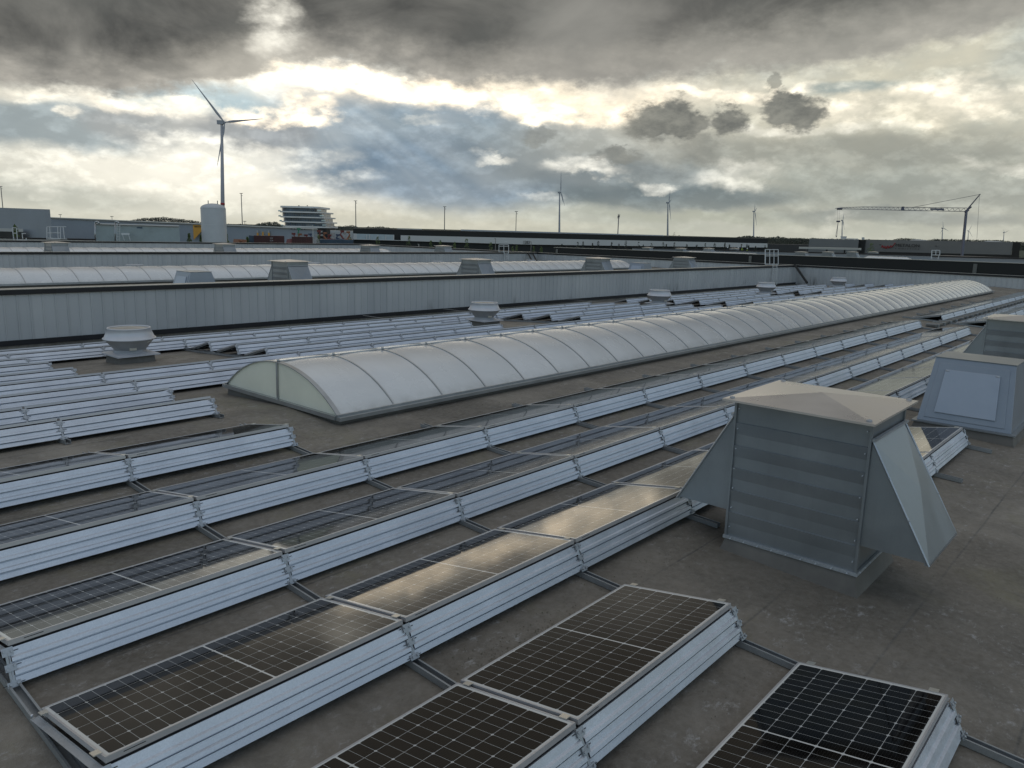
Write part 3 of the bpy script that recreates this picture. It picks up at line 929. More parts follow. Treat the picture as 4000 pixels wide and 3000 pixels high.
for i, x in enumerate((2.25, 14.9, 27.35, 39.95, 52.8)):
    loc = (x, 18.3, zroof(x, 18.3)+.02)
    if i == 0: fp.location = loc; fp['label'] = fl[0]; fp.scale = (.87, .87, .87)
    else: dup(fp, loc, (0, 0, R(2*i-4)), fl[i])
fl2 = ['white fan top peeping over the second skylight, first of four', 'second white fan top behind the second skylight', 'third white fan top behind the second skylight', 'white fan top below the paired struts']
for i, x in enumerate((14.5, 27.2, 39.6, 51.9)): dup(fp, (x, 46.8, zroof(x, 46.8)+.02), None, fl2[i])

# cable tray between the rows of the farther field
ct = empty('cable_tray', label='grey cable tray on the roof between the two distant panel rows', cat='cable tray')
mb = MB(); mb.hexa([(26.3, 5.95, zroof(26.3, 6)+.03), (50, 5.95, zroof(50, 6)+.03), (50, 6.30, zroof(50, 6)+.03), (26.3, 6.30, zroof(26.3, 6)+.03)],
                   [(26.3, 5.95, zroof(26.3, 6)+.10), (50, 5.95, zroof(50, 6)+.10), (50, 6.30, zroof(50, 6)+.10), (26.3, 6.30, zroof(26.3, 6)+.10)]); mb.build('tray', M['cable'], ct)
mb = MB()
for i in range(24):
    x = 26.5+i; mb.box(x, x+.12, 5.90, 6.35, zroof(x, 6)-.02, zroof(x, 6)+.12)
mb.build('bracket', M['rail'], ct)


# ================================================================== beyond the roofs
def wall_quad(mb, a, b, zt_a, zt_b, z0, thick, mi=0):
    """upright slab from a to b (x,y), thickness away from the camera"""
    a = Vector((a[0], a[1])); b = Vector((b[0], b[1])); d = (b-a).normalized(); n = Vector((-d.y, d.x))
    if n.dot(a - Vector((CAM.x, CAM.y))) < 0: n = -n
    c0 = Vector((CAM.x, CAM.y)); c = b + (b-c0).normalized()*thick; e = a + (a-c0).normalized()*thick
    mb.hexa([(a.x, a.y, z0), (b.x, b.y, z0), (c.x, c.y, z0), (e.x, e.y, z0)],
            [(a.x, a.y, zt_a), (b.x, b.y, zt_b), (c.x, c.y, zt_b), (e.x, e.y, zt_a)], mi)
    return n
def block(root, name, p0, d0, p1, d1, mat, thick=30, zb=GZ, yb=None, push=0.):
    """box whose top front edge runs between two photo pixels at given depths; yb: bottom pixel rows"""
    A = W(*p0, d0); B = W(*p1, d1)
    m = MB()
    z0 = zb
    if yb: 
        a2 = W(p0[0], yb[0], d0); b2 = W(p1[0], yb[1], d1); z0 = (a2.z+b2.z)/2
        ad = (B-A).normalized(); n = Vector((-ad.y, ad.x, 0))
        if n.dot(A-CAM) < 0: n = -n
        a = A - n*push; b = B - n*push
        f = MB()
        vb = (b-CAM); vb.z = 0; va = (a-CAM); va.z = 0
        c = b+vb.normalized()*thick; e = a+va.normalized()*thick
        f.hexa([(a.x, a.y, a2.z), (b.x, b.y, b2.z), (c.x, c.y, b2.z), (e.x, e.y, a2.z)], [(a.x, a.y, A.z), (b.x, b.y, B.z), (c.x, c.y, B.z), (e.x, e.y, A.z)])
        return f.build(name, mat, root)
    n = wall_quad(m, (A.x, A.y), (B.x, B.y), A.z, B.z, z0, thick)
    return m.build(name, mat, root)
def lerp2(p0, d0, p1, d1, x):
    """depth on the straight wall between two pixels, at pixel column x"""
    A = W(*p0, d0); B = W(*p1, d1)
    def col(t):
        q = A.lerp(B, t); return to_px(q)[0]
    lo, hi = -1.5, 2.5
    for _ in range(50):
        m = (lo+hi)/2
        if col(m) < x: lo = m
        else: hi = m
    q = A.lerp(B, lo); return (q-CAM).dot(CF)

# --- grey warehouses on the left
e = empty('grey_warehouse', label='tall plain grey warehouse block cut by the photo edge, beside shrubs', cat='warehouse')
block(e, 'wall', (-260, 802), 175, (195, 818), 150, M['grey_pan'], 40)
block(e, 'lower_band', (-260, 884), 174, (100, 894), 154, M['light_pan'], 1, yb=(897, 906), push=.5)
block(e, 'plinth', (-260, 897), 174, (100, 906), 154, M['black_wall'], 1, yb=(960, 960), push=.45)
gw0, gwd0, gw1, gwd1 = (190, 853), 235, (1240, 898), 215
e = empty('long_grey_warehouse', label='long low grey warehouse behind the white tank with yellow wedge on it', cat='warehouse')
block(e, 'wall', gw0, gwd0, gw1, gwd1, M['grey_pan'], 60)
def onwall(x, y, push=.3, w=(gw0, gwd0, gw1, gwd1)):
    return W(x, y, lerp2(*w, x)-push)
m = MB()
A = W(190, 850.5, gwd0-.6); B = W(1240, 895.5, gwd1-.6)
m.bar(A, B, .22, 4); m.build('roof_edge', M['cream'], e)
def poly_on(pts, name, mat, parent, push=.35, th=.12, w=(gw0, gwd0, gw1, gwd1)):
    f = [onwall(x, y, push, w) for x, y in pts]; b_ = [onwall(x, y, push-th, w) for x, y in pts]
    n = len(f); mm = MB()
    mm.add(f+b_, [tuple(range(n)), tuple(range(2*n-1, n-1, -1))]+[(i, (i+1) % n, n+(i+1) % n, n+i) for i in range(n)])
    return mm.build(name, mat, parent)
poly_on([(753, 873), (812, 876), (757, 937)], 'yellow_wedge', M['yellow'], e, .4)
def text_on(txt, x0, y0, x1, y1, name, mat, parent, w, push=.5, thick=.06, spacing=1.):
    """lettering laid on a wall between two photo pixels (baseline left, cap height right)"""
    cu = bpy.data.curves.new(name, 'FONT'); cu.body = txt; cu.extrude = 0; cu.space_character = spacing
    ob = bpy.data.objects.new(name, cu); COL.objects.link(ob)
    dg = bpy.context.evaluated_depsgraph_get()
    me = bpy.data.meshes.new_from_object(ob.evaluated_get(dg))
    bpy.data.objects.remove(ob)
    xs = [v.co.x for v in me.vertices]; ys = [v.co.y for v in me.vertices]
    ax, bx, ay, by = min(xs), max(xs), min(ys), max(ys)
    for v in me.vertices:
        fx = (v.co.x-ax)/(bx-ax); fy = (v.co.y-ay)/(by-ay)
        X = x0+(x1-x0)*fx; base = y0[0]+(y0[1]-y0[0])*fx; top = y1[0]+(y1[1]-y1[0])*fx
        v.co = onwall(X, base+(top-base)*fy, push, w)
    me.materials.clear(); me.materials.append(mat)
    o = bpy.data.objects.new(name, me); COL.objects.link(o); o.parent = parent
    sd = o.modifiers.new('thick', 'SOLIDIFY'); sd.thickness = thick; sd.offset = 0
    return o
GWW = (gw0, gwd0, gw1, gwd1)
text_on('BRICKSCHE', 760, (887, 888.5), 812, (882, 883.5), 'lettering', M['blk'], e, GWW, .55)
text_on('E L C E L', 1136, (896.5, 899), 1196, (891.5, 894), 'roof_lettering', M['blk'], e, GWW, .8)
for x in (1002, 1046):
    poly_on([(x, 899), (x+6, 899), (x+7, 909), (x, 909)], 'white_poster', M['lift_w'], e, .45)
    poly_on([(x+1, 909), (x+8, 910), (x+8, 922), (x+1, 921)], 'yellow_poster', M['yellow'], e, .45)
poly_on([(1024, 905), (1030, 905), (1030, 921), (1024, 921)], 'yellow_poster', M['yellow'], e, .45)
# --- green-grey plant enclosure on the third roof's far edge
e = empty('plant_enclosure', label='grey-green plant enclosure with pale top edge and pipes, behind the last wall', cat='plant room')
block(e, 'wall', (372, 875), 118, (700, 884), 122, M['kiosk'], 6, yb=(946, 946))
m = MB(); m.bar(W(372, 875, 117.6), W(700, 884, 121.6), .13, 4); m.build('top_trim', M['light_pan'], e)
m = MB()
for x, y0_, y1_ in ((372, 868, 946), (450, 868, 946)):
    m.bar(W(x, y0_, 117.3), W(x, y1_, 117.3), .12 if x < 400 else .10, 8)
    m.bar(W(x, y0_, 117.3), W(x+10, y0_-2, 117.3), .16, 8); m.bar(W(x+10, y0_-2, 117.3), W(x+16, y0_+6, 117.3), .14, 8)
m.build('pipe', M['sky_alu'], e)
m = MB()
for i in range(6): m.bar(W(457, 885+i*10, 117), W(468, 885+i*10, 117), .04, 4)
for x in (457, 468): m.bar(W(x, 876, 117), W(x, 946, 117), .04, 4)
m.build('wall_ladder', M['white'], e)
m = MB(); m.hexa([W(474, 917, 116), W(506, 918, 116), W(506, 918, 118), W(474, 917, 118)], [W(474, 910, 116), W(506, 911, 116), W(506, 911, 118), W(474, 910, 118)])
for a, b in (((478, 917), (486, 940)), ((502, 917), (510, 940)), ((486, 940), (478, 917))): m.bar(W(*a, 116), W(*b, 116), .05, 4)
m.build('service_platform', M['white'], e)
m = MB(); m.hexa([W(534, 892, 117), W(556, 893, 117), W(556, 893, 118), W(534, 892, 118)], [W(534, 886, 117), W(556, 887, 117), W(556, 887, 118), W(534, 886, 118)]); m.build('lamp_box', M['blue_c'], e)
# --- tank
tk = W(835, 870, 124)
e = empty('storage_tank', (tk.x, tk.y, GZ), label='tall white cylindrical storage tank with domed top before the wind turbine', cat='tank')
rt = 124*46.5/FPX; ztop = W(835, 815, 124).z-GZ; dome = W(835, 795, 124).z-GZ
prof = [(rt, 0), (rt, ztop)] + [(rt*math.cos(t*math.pi/16), ztop+(dome-ztop)*math.sin(t*math.pi/16)) for t in range(1, 9)]
prof[-1] = (.01, dome)
m = MB(); m.lathe(prof, 40); 
m.build('shell', M['tank'], e, recalc=False)
m = MB()
for z in (ztop-.02, ztop-2.6, ztop-5.2): m.lathe([(rt+.005, z), (rt+.03, z+.03), (rt+.005, z+.06)], 40)
m.build('weld_band', M['white'], e, recalc=False)
for s in (-.75, .75):
    m = MB(); m.bar((s*.66, -s*.75, dome-.45), (s*.66, -s*.75, dome+.45), .07, 6); m.build('vent_pipe', M['pole'], e)

# --- wind turbines
def turbine(px, hub_y, base_y, blades_px, thick, label, depth, band=None, nac=None):
    """blades_px: blade tips as photo pixels"""
    hub = W(px, hub_y, depth)
    base = W(px, base_y, depth)
    root = empty('wind_turbine', (hub.x, hub.y, GZ), label=label, cat='wind turbine', group='wind turbines on the horizon')
    root.location = (0, 0, 0)
    s = depth/FPX
    m = MB()
    b0 = Vector((base.x, base.y, GZ)); rr = thick*s
    m.bar(b0, hub - Vector((0, 0, rr*.5)), rr*1.25, 16, 0, rr*.62); m.build('tower', M['tower'], root)
    side = Vector((CR.x, CR.y, 0)).normalized(); fw = Vector((CF.x, CF.y, 0)).normalized()
    fd = 1 if nac is None else nac
    hubp = hub + side*fd*rr*1.5
    n = MB(); a = hub - side*fd*rr*2.2; b = hub + side*fd*rr*1.0
    up = Vector((0, 0, rr*.95)); w_ = fw*rr*.9
    n.hexa([a-up-w_, b-up-w_, b-up+w_, a-up+w_], [a+up-w_, b+up-w_, b+up+w_, a+up+w_]); n.build('nacelle', M['tower'], root)
    h = MB(); h.bar(b, hubp+side*fd*rr*.5, rr*.85, 12, 0, rr*.35); h.build('hub', M['tower'], root)
    for (tx_, ty_) in blades_px:
        tip = W(tx_, ty_, depth)
        d = tip-hubp; L = d.length; d.normalize()
        u = d.cross(fw).normalized(); v = d.cross(u).normalized()
        bl = MB(); vs = []
        st = [(0, .45, .45), (.05, .45, .42), (.13, .85, .28), (.22, 1.0, .2), (.5, .62, .12), (.8, .34, .07), (.97, .15, .04), (1, .03, .02)]
        cw = rr*1.25
        for (t, wd, th) in st:
            c = hubp + d*(L*t)
            for k in range(8):
                a_ = 2*math.pi*k/8
                vs.append(c + u*(math.cos(a_)*wd*cw*.5 + wd*cw*.12) + v*(math.sin(a_)*th*cw*.5))
        bl.add(vs, [(i*8+k, i*8+(k+1) % 8, (i+1)*8+(k+1) % 8, (i+1)*8+k) for i in range(len(st)-1) for k in range(8)], 0, True)
        bl.build('blade', M['tower'], root)
    if band:
        bt = MB(); z = W(px, band, depth).z; q = W(876, band, depth)
        c0 = b0.lerp(hub, (z-GZ)/(hub.z-GZ)); rq = rr*1.25-(rr*.63)*((z-GZ)/(hub.z-GZ))
        bt.bar(c0-Vector((0, 0, 4.*s)), c0+Vector((0, 0, 4.*s)), rq+.08, 24); bt.build('red_band', M['red'], root)
    return root
# tower foot column follows true vertical from the hub
turbine(866, 478, 862, [(748, 309), (1028, 464), (848, 650)], 7.6, 'tall wind turbine with red band, by far the largest, beside the white tank', 330, band=796)
turbine(2186, 752, 900, [(2192, 668), (2206, 805), (2199, 790)], 3.4, 'wind turbine over the black warehouse, right of the 1283 lettering', 1500)
turbine(2609, 792, 920, [(2618, 742), (2623, 778), (2621, 864)], 3.1, 'second wind turbine over the black warehouse, further along it', 1700)
turbine(2945, 826, 925, [(2949, 795), (2958, 811), (2956, 885)], 2.4, 'wind turbine standing in front of the dark wood', 2200)
turbine(3290, 861, 935, [(3297, 830), (3298, 899), (3292, 880)], 2.0, 'wind turbine directly under the crane hook', 2600)
turbine(3682, 891, 935, [(3683, 863), (3706, 903), (3671, 914)], 1.9, 'wind turbine below the middle of the crane jib', 2700)
turbine(3783, 902, 935, [(3798, 876), (3799, 927), (3778, 899)], 1.5, 'small wind turbine just behind the crane tower', 3200)
turbine(3922, 909, 935, [(3920, 896), (3942, 900), (3916, 905)], 1.5, 'smallest wind turbine, close to the photo edge past the crane', 3400)

# --- glass office tower with projecting balcony slabs
e = empty('office_building', label='five storey glass office building with white projecting balcony slabs', cat='office building')
D = 300; s_ = D/FPX
def lens(x0, x1, y, D, depthm, n=14, r=.35):
    """rounded plan between pixel columns x0..x1"""
    A = W(x0, y, D); B = W(x1, y, D); L = (B-A); L.z = 0; ln = L.length; L.normalize(); F = Vector((-L.y, L.x, 0))
    if F.dot(A-CAM) < 0: F = -F
    pts = []
    rad = min(depthm*.48, ln*.18)
    for (cx, cy, a0) in ((ln-rad, depthm-rad, 0), (rad, depthm-rad, 90), (rad, rad, 180), (ln-rad, rad, 270)):
        for k in range(5):
            t = R(a0+k*22.5); pts.append(A + L*(cx+rad*math.cos(t)) + F*(cy+rad*math.sin(t)))
    return pts, A.z, B.z
def slabp(root, name, x0, x1, ytop, ybot, mat, depthm, off=0.):
    xc = (x0+x1)/2
    pts, _, _ = lens(x0, x1, ytop, D+off, depthm)
    zt_ = W(xc, ytop, D).z; zb_ = W(xc, ybot, D).z
    m = MB(); n = len(pts)
    m.add([(p.x, p.y, zb_) for p in pts]+[(p.x, p.y, zt_) for p in pts], [tuple(range(n-1, -1, -1)), tuple(range(n, 2*n))]+[(i, (i+1) % n, n+(i+1) % n, n+i) for i in range(n)])
    return m.build(name, mat, root)
dm = 24
slabp(e, 'roof_slab', 1088, 1241, 805, 812, M['slab'], dm)
fl_ = [(1096, 1233, 811, 827), (1097, 1251, 831, 847), (1101, 1260, 850, 865), (1106, 1266, 869, 883), (1120, 1270, 889, 935)]
sl_ = [(1086, 1256, 826, 831), (1087, 1265, 846, 851), (1091, 1272, 865, 870), (1097, 1275, 883, 889)]
for i, (a, b, y0_, y1_) in enumerate(fl_):
    o = slabp(e, 'storey', a, b, y0_, y1_, M['glassb'] if i < 4 else M['dk_grey'], dm-3, 1.5)
    if i < 4:
        mu = MB(); nb_ = 16
        for k in range(nb_+1):
            x = a+5+(b-a-10)*k/nb_
            q = W(x, y0_, D+1.3); q2 = W(x, y1_, D+1.3); mu.bar(q, q2, .05, 4)
        mu.build('mullion', M['pole'], o)
for (a, b, y0_, y1_) in sl_: slabp(e, 'balcony_slab', a, b, y0_, y1_, M['slab'], dm, -.5)
for (a, b, y0_, y1_) in sl_:
    for x0_, x1_ in ((a+1, a+10), (b-16, b-1)):
        m = MB(); m.bar(W(x0_, y0_-3, D-.2), W(x1_, y0_-3, D-.2), .28, 4); m.build('balustrade', M['teal'], e)
m = MB(); 
for x in (1165, 1198): m.hexa([W(x, 805, D+8), W(x+5, 805, D+8), W(x+5, 805, D+10), W(x, 805, D+10)], [W(x, 802, D+8), W(x+5, 802, D+8), W(x+5, 802, D+10), W(x, 802, D+10)])
m.build('roof_unit', M['dk_grey'], e)

# --- containers and lifting machines
def container(x0, x1, y0_, y1_, D, mat, label, txt=False):
    e = empty('shipping_container', label=label, cat='container', group='containers in the yard')
    A = W(x0, y0_, D); B = W(x1, y0_+2, D)
    m = MB(); n = wall_quad(m, (A.x, A.y), (B.x, B.y), A.z, B.z, W(x0, y1_, D).z, 2.4); m.build('body', mat, e)
    r = MB(); L = (B-A); k = int(L.length/.5)
    for i in range(k+1):
        q = A+L*(i/k)-n.to_3d()*.03; r.bar(q, (q.x, q.y, W(x0, y1_, D).z), .04, 4)
    r.build('corrugation', mat, e)
    return e
c_ = container(992, 1110, 920, 952, 150, M['rust'], 'dark red shipping container with white lettering in the yard')
wv = ((992, 920), 150, (1110, 922), 150)
text_on('2536', 1054, (942.5, 942.5), 1067, (938, 938), 'lettering', M['lift_w'], c_, wv, .25)
text_on('YYY', 1054, (935, 935), 1067, (928, 928), 'emblem', M['lift_w'], c_, wv, .25)
container(973, 991, 919.5, 952, 151, M['blue_c'], 'blue-grey end container beside the dark red one')
container(1140, 1225, 924, 955, 170, M['rust'], 'red machine container behind the yard shrubs')
container(1250, 1380, 935, 958, 172, M['blue_c'], 'blue-grey low container under the boom lifts')
wb = empty('white_hall', label='small white hall building behind the jumble of boom lifts', cat='building')
block(wb, 'wall', (1290, 900), 240, (1379, 903), 235, M['light_pan'], 12, yb=(955, 955))
wb = empty('site_office', label='dark and cream striped low office under the glass building', cat='building')
block(wb, 'wall', (1196, 898), 225, (1262, 900), 225, M['dk_grey'], 10)
block(wb, 'fascia', (1198, 901), 224.5, (1260, 903), 224.5, M['cream'], .4, yb=(906, 908), push=.2)
block(wb, 'lower_fascia', (1200, 913), 224.5, (1262, 915), 224.5, M['cream'], .4, yb=(921, 922), push=.2)
rl = random.Random(5)
lm = ['lift_r', 'lift_o', 'lift_w', 'lift_r', 'lift_b', 'lift_w', 'lift_r', 'lift_o', 'lift_r', 'lift_w', 'lift_b', 'lift_r', 'lift_w', 'lift_o']
lab = {'lift_r': 'red', 'lift_o': 'orange', 'lift_w': 'white', 'lift_b': 'blue', 'lift_g': 'green'}
specs = [(1166, 894, 'lift_g')] + [(1150+i*16.5, 902+rl.random()*18, lm[i]) for i in range(14)]
for i, (x, y, mt) in enumerate(specs):
    D_ = 185+rl.random()*10
    e = empty('boom_lift', label=f'{lab[mt]} boom lift in the machine jumble, {ORD[i+1]} along from the green one' if i else 'green boom lift with raised boom left of the red machines', cat='boom lift', group='boom lifts parked in the yard')
    dx = rl.uniform(-12, 12)
    b_ = W(x+dx, 934, D_); k_ = W(x-dx*.2, y+12, D_); t_ = W(x+dx*.5, y, D_)
    m = MB(); m.bar(b_, k_, .22, 5); m.bar(k_, t_, .14, 5); m.build('boom', M[mt], e)
    m = MB(); q = t_; m.hexa([q+Vector((-.32, -.3, -.25)), q+Vector((.32, -.3, -.25)), q+Vector((.32, .3, -.25)), q+Vector((-.32, .3, -.25))], [q+Vector((-.36, -.34, .22)), q+Vector((.36, -.34, .22)), q+Vector((.36, .34, .22)), q+Vector((-.36, .34, .22))])
    m.build('basket', M[mt], e)
    m = MB(); q = Vector((b_.x, b_.y, W(x, 934, D_).z)); 
    m.hexa([q+Vector((-1.3, -1, -1.2)), q+Vector((1.3, -1, -1.2)), q+Vector((1.3, 1, -1.2)), q+Vector((-1.3, 1, -1.2))], [q+Vector((-1.1, -.8, .1)), q+Vector((.8, -.8, .1)), q+Vector((.8, .8, -.1)), q+Vector((-1.1, .8, -.1))])
    m.build('chassis', M[mt], e)
    m = MB()
    for sx_ in (-.9, .9):
        for sy_ in (-1.05, 1.05): m.bar(q+Vector((sx_, sy_-.12, -1.3)), q+Vector((sx_, sy_+.12, -1.3)), .45, 10)
    m.build('wheel', M['rubber'], e)
e = empty('excavator', label='small orange excavator low in the yard right of the tank', cat='excavator')
m = MB(); q = W(940, 944, 150); m.hexa([q+Vector((-1.2, -1, -.8)), q+Vector((1.2, -1, -.8)), q+Vector((1.2, 1, -.8)), q+Vector((-1.2, 1, -.8))], [q+Vector((-1, -.8, .5)), q+Vector((.9, -.8, .4)), q+Vector((.9, .8, .4)), q+Vector((-1, .8, .5))]); m.build('body', M['lift_o'], e)
m = MB(); m.bar(W(945, 942, 149), W(934, 938, 149), .16, 5); m.bar(W(934, 938, 149), W(930, 945, 149), .13, 5); m.build('boom', M['lift_o'], e)

# --- black and white warehouse with house number
b0_, bd0, b1_, bd1 = (1379, 892), 270, (2999, 932.5), 300
BW = (b0_, bd0, b1_, bd1)
e = empty('black_warehouse', label='very long black warehouse with a white band and the number 1283', cat='warehouse')
block(e, 'wall', b0_, bd0, b1_, bd1, M['black_wall'], 60)
def band(name, pts, mat, push=.3, th=.2, parent=None, w=BW): return poly_on(pts, name, mat, parent or e, push, th, w)
band('white_band', [(1565, 919), (2050, 930), (2998, 951), (2998, 967), (2400, 960), (2050, 955), (1565, 940.5)], M['light_pan'])
band('white_band', [(1380, 912), (1394, 912.5), (1394, 934), (1380, 933.5)], M['light_pan'])
band('window_strip', [(1394, 913), (1540, 917), (1540, 938), (1394, 934)], M['kiosk'])
for x in (1430, 1442, 1474, 1505, 1536): 
    band('window_blind', [(x, 914.5+(x-1394)*.027), (x+4, 914.6+(x-1394)*.027), (x+4, 934.5+(x-1394)*.027), (x, 934.4+(x-1394)*.027)], M['light_pan'], .45)
band('white_sill', [(1380, 933.5), (1565, 938.5), (1565, 940.5), (1380, 935.5)], M['light_pan'], .4)
text_on('1283', 2046, (952.3, 953), 2069, (940.3, 941), 'lettering', M['blk'], e, BW, .55)
m = MB(); m.hexa([W(1800, 903, 296), W(2600, 923, 310), W(2600, 923, 340), W(1800, 903, 330)], [W(1800, 896, 296), W(2590, 918.5, 310), W(2590, 918.5, 340), W(1800, 896, 330)])
m.build('roof_sheet', M['grey_pan'], e)
m = MB(); m.hexa([W(1552, 897, 320), W(1648, 899, 320), W(1648, 899, 350), W(1552, 897, 350)], [W(1552, 892, 320), W(1648, 894.5, 320), W(1648, 894.5, 350), W(1552, 892, 350)])
m.build('roof_unit', M['light_pan'], e)

# --- right hand buildings
m0, md0, m1, md1 = (3380, 935.5), 300, (3957, 946), 240
MW = (m0, md0, m1, md1)
e = empty('logistics_building', label='dark warm-grey logistics building with red zigzag logo and METALON lettering', cat='warehouse')
block(e, 'wall', m0, md0, m1, md1, M['metalon_pan'], 50)
poly_on([(3420, 983), (3957, 996), (3957, 1006), (3420, 992)], 'dark_plinth', M['black_wall'], e, .35, .2, MW)
poly_on([(3957, 946), (3985, 946.5), (3980, 1010), (3950, 1010)], 'dark_bay', M['black_wall'], e, .5, .2, MW)
poly_on([(3550, 939), (3575, 934.5), (3600, 936), (3630, 940.5)], 'roof_dome', M['slab'], e, -3, 1.5, MW)
poly_on([(3840, 944), (3860, 940.5), (3900, 942), (3925, 945.5)], 'roof_dome', M['slab'], e, -3, 1.5, MW)
text_on('METALON', 3499, (963.5, 966.0), 3591, (951.5, 953.8), 'lettering', M['blk'], e, MW, .55)
text_on('LOGISTICS', 3498, (972.3, 975.0), 3590, (968.5, 971.0), 'small_lettering', M['blk'], e, MW, .55, spacing=1.9)
zig = [(3443, 967), (3447, 959), (3452, 969), (3457, 962), (3461, 971), (3468, 959.5), (3470, 970), (3480, 959), (3481, 967), (3490, 958), (3497, 949)]
m = MB()
for a, b in zip(zig, zig[1:]): m.bar(onwall(*a, .5, MW), onwall(*b, .5, MW), .17, 4)
m.build('zigzag_logo', M['logo_red'], e)
for x, y in ((3438, 956), (3656, 961)):
    m = MB(); m.bar(onwall(x-3, y, .6, MW), onwall(x+3, y, .6, MW), .12, 4); m.build('wall_lamp', M['blk'], e)
e = empty('grey_office_block', label='plain dark grey block left of the logo building, over the cream canopy', cat='building')
block(e, 'wall', (3162, 931), 310, (3355, 937), 300, M['metalon_pan'], 40)
block(e, 'dark_bay', (3355, 936.5), 301, (3381, 937), 299.5, M['black_wall'], 40)
m = MB()
m.hexa([W(3285, 934, 315), W(3306, 934, 315), W(3306, 934, 320), W(3285, 934, 320)], [W(3283, 923, 315), W(3308, 923, 315), W(3308, 923, 320), W(3283, 923, 320)])
m.hexa([W(3308, 934.5, 315), W(3352, 936, 315), W(3352, 936, 320), W(3308, 934.5, 320)], [W(3308, 931, 315), W(3352, 932, 315), W(3352, 932, 320), W(3308, 931, 320)])
m.hexa([W(3366, 936, 315), W(3377, 936, 315), W(3377, 936, 320), W(3366, 936, 320)], [W(3366, 927, 315), W(3377, 927, 315), W(3377, 927, 320), W(3366, 927, 320)])
m.build('roof_unit', M['light_pan'], e)
e = empty('entrance_canopy', label='long cream canopy fascia in front of the plain dark grey block', cat='canopy')
block(e, 'fascia', (3121, 965), 262, (3365, 970), 252, M['cream'], 8, yb=(972, 977.5))
m = MB()
for x in (3150, 3230, 3300, 3350): m.bar(W(x, 975, 260), Vector((W(x, 975, 260).x, W(x, 975, 260).y, GZ)), .25, 6)
m.build('post', M['dk_grey'], e)
e = empty('far_shed', label='rust brown and dark low sheds under the wood beyond the workers', cat='building')
block(e, 'wall', (3000, 953), 420, (3160, 957), 400, M['dk_grey'], 20)

# --- tower crane
e = empty('tower_crane', label='grey lattice tower crane with horizontal jib and hanging hook', cat='crane')
D = 220
def wp(x, y): return W(x, y, D)
m = MB(); m.bar(Vector((wp(3764, 990).x, wp(3764, 990).y, GZ)), wp(3775, 823), 220*5.6/FPX, 4, 0, 220*5.0/FPX); m.build('mast', M['crane_t'], e)
m = MB()
def lat(a0, a1, b0_, b1_, n, r):
    A0, A1, B0, B1 = wp(*a0), wp(*a1), wp(*b0_), wp(*b1_)
    m.bar(A0, A1, r, 5); m.bar(B0, B1, r, 5)
    for i in range(n):
        p = B0.lerp(B1, i/n); q = A0.lerp(A1, (i+.5)/n); p2 = B0.lerp(B1, (i+1)/n)
        m.bar(p, q, r*.6, 4); m.bar(q, p2, r*.6, 4)
lat((3533, 809.5), (3778, 812.5), (3530, 822), (3772, 826), 11, .085)
lat((3366, 808), (3533, 809.5), (3360, 817.5), (3530, 822), 10, .07)
lat((3290, 811), (3366, 808), (3288, 815.5), (3360, 817.5), 6, .06)
m.bar(wp(3262, 814), wp(3290, 811), .06, 4)
m.build('jib', M['crane'], e)
m = MB(); m.bar(wp(3768, 828), wp(3794, 808), .22, 5); m.bar(wp(3772, 825), wp(3829, 758), .20, 5, 0, .15); m.bar(wp(3782, 820), wp(3775, 826), .4, 5); m.build('top_frame', M['crane'], e)
m = MB(); m.bar(wp(3829, 759), wp(3570, 809), .055, 4); m.bar(wp(3826, 762), wp(3816, 932), .035, 4); m.build('stay_cable', M['crane'], e)
m = MB(); m.hexa([wp(3519, 822), wp(3532, 822), W(3532, 822, D+1), W(3519, 822, D+1)], [wp(3522, 807), wp(3533, 806.5), W(3533, 806.5, D+1), W(3522, 807, D+1)])
m.hexa([wp(3633, 820), wp(3688, 822), W(3688, 822, D+.6), W(3633, 820, D+.6)], [wp(3634, 813), wp(3688, 814), W(3688, 814, D+.6), W(3634, 813, D+.6)]); m.build('sign_board', M['crane'], e)
m = MB(); m.bar(wp(3270, 816), wp(3289, 816), .30, 6); m.build('trolley', M['crane'], e)
m = MB(); m.bar(wp(3272, 818), wp(3272, 863), .02, 4); m.bar(wp(3280, 818), wp(3278, 863), .02, 4)
m.bar(wp(3268, 865), wp(3281, 865), .26, 6); m.bar(wp(3274, 868), wp(3265, 920), .06, 4); m.bar(wp(3274, 868), wp(3269, 920), .06, 4); m.bar(wp(3265, 920), wp(3267, 927), .08, 4); m.bar(wp(3269, 920), wp(3267, 927), .08, 4)
m.build('hook', M['crane'], e)

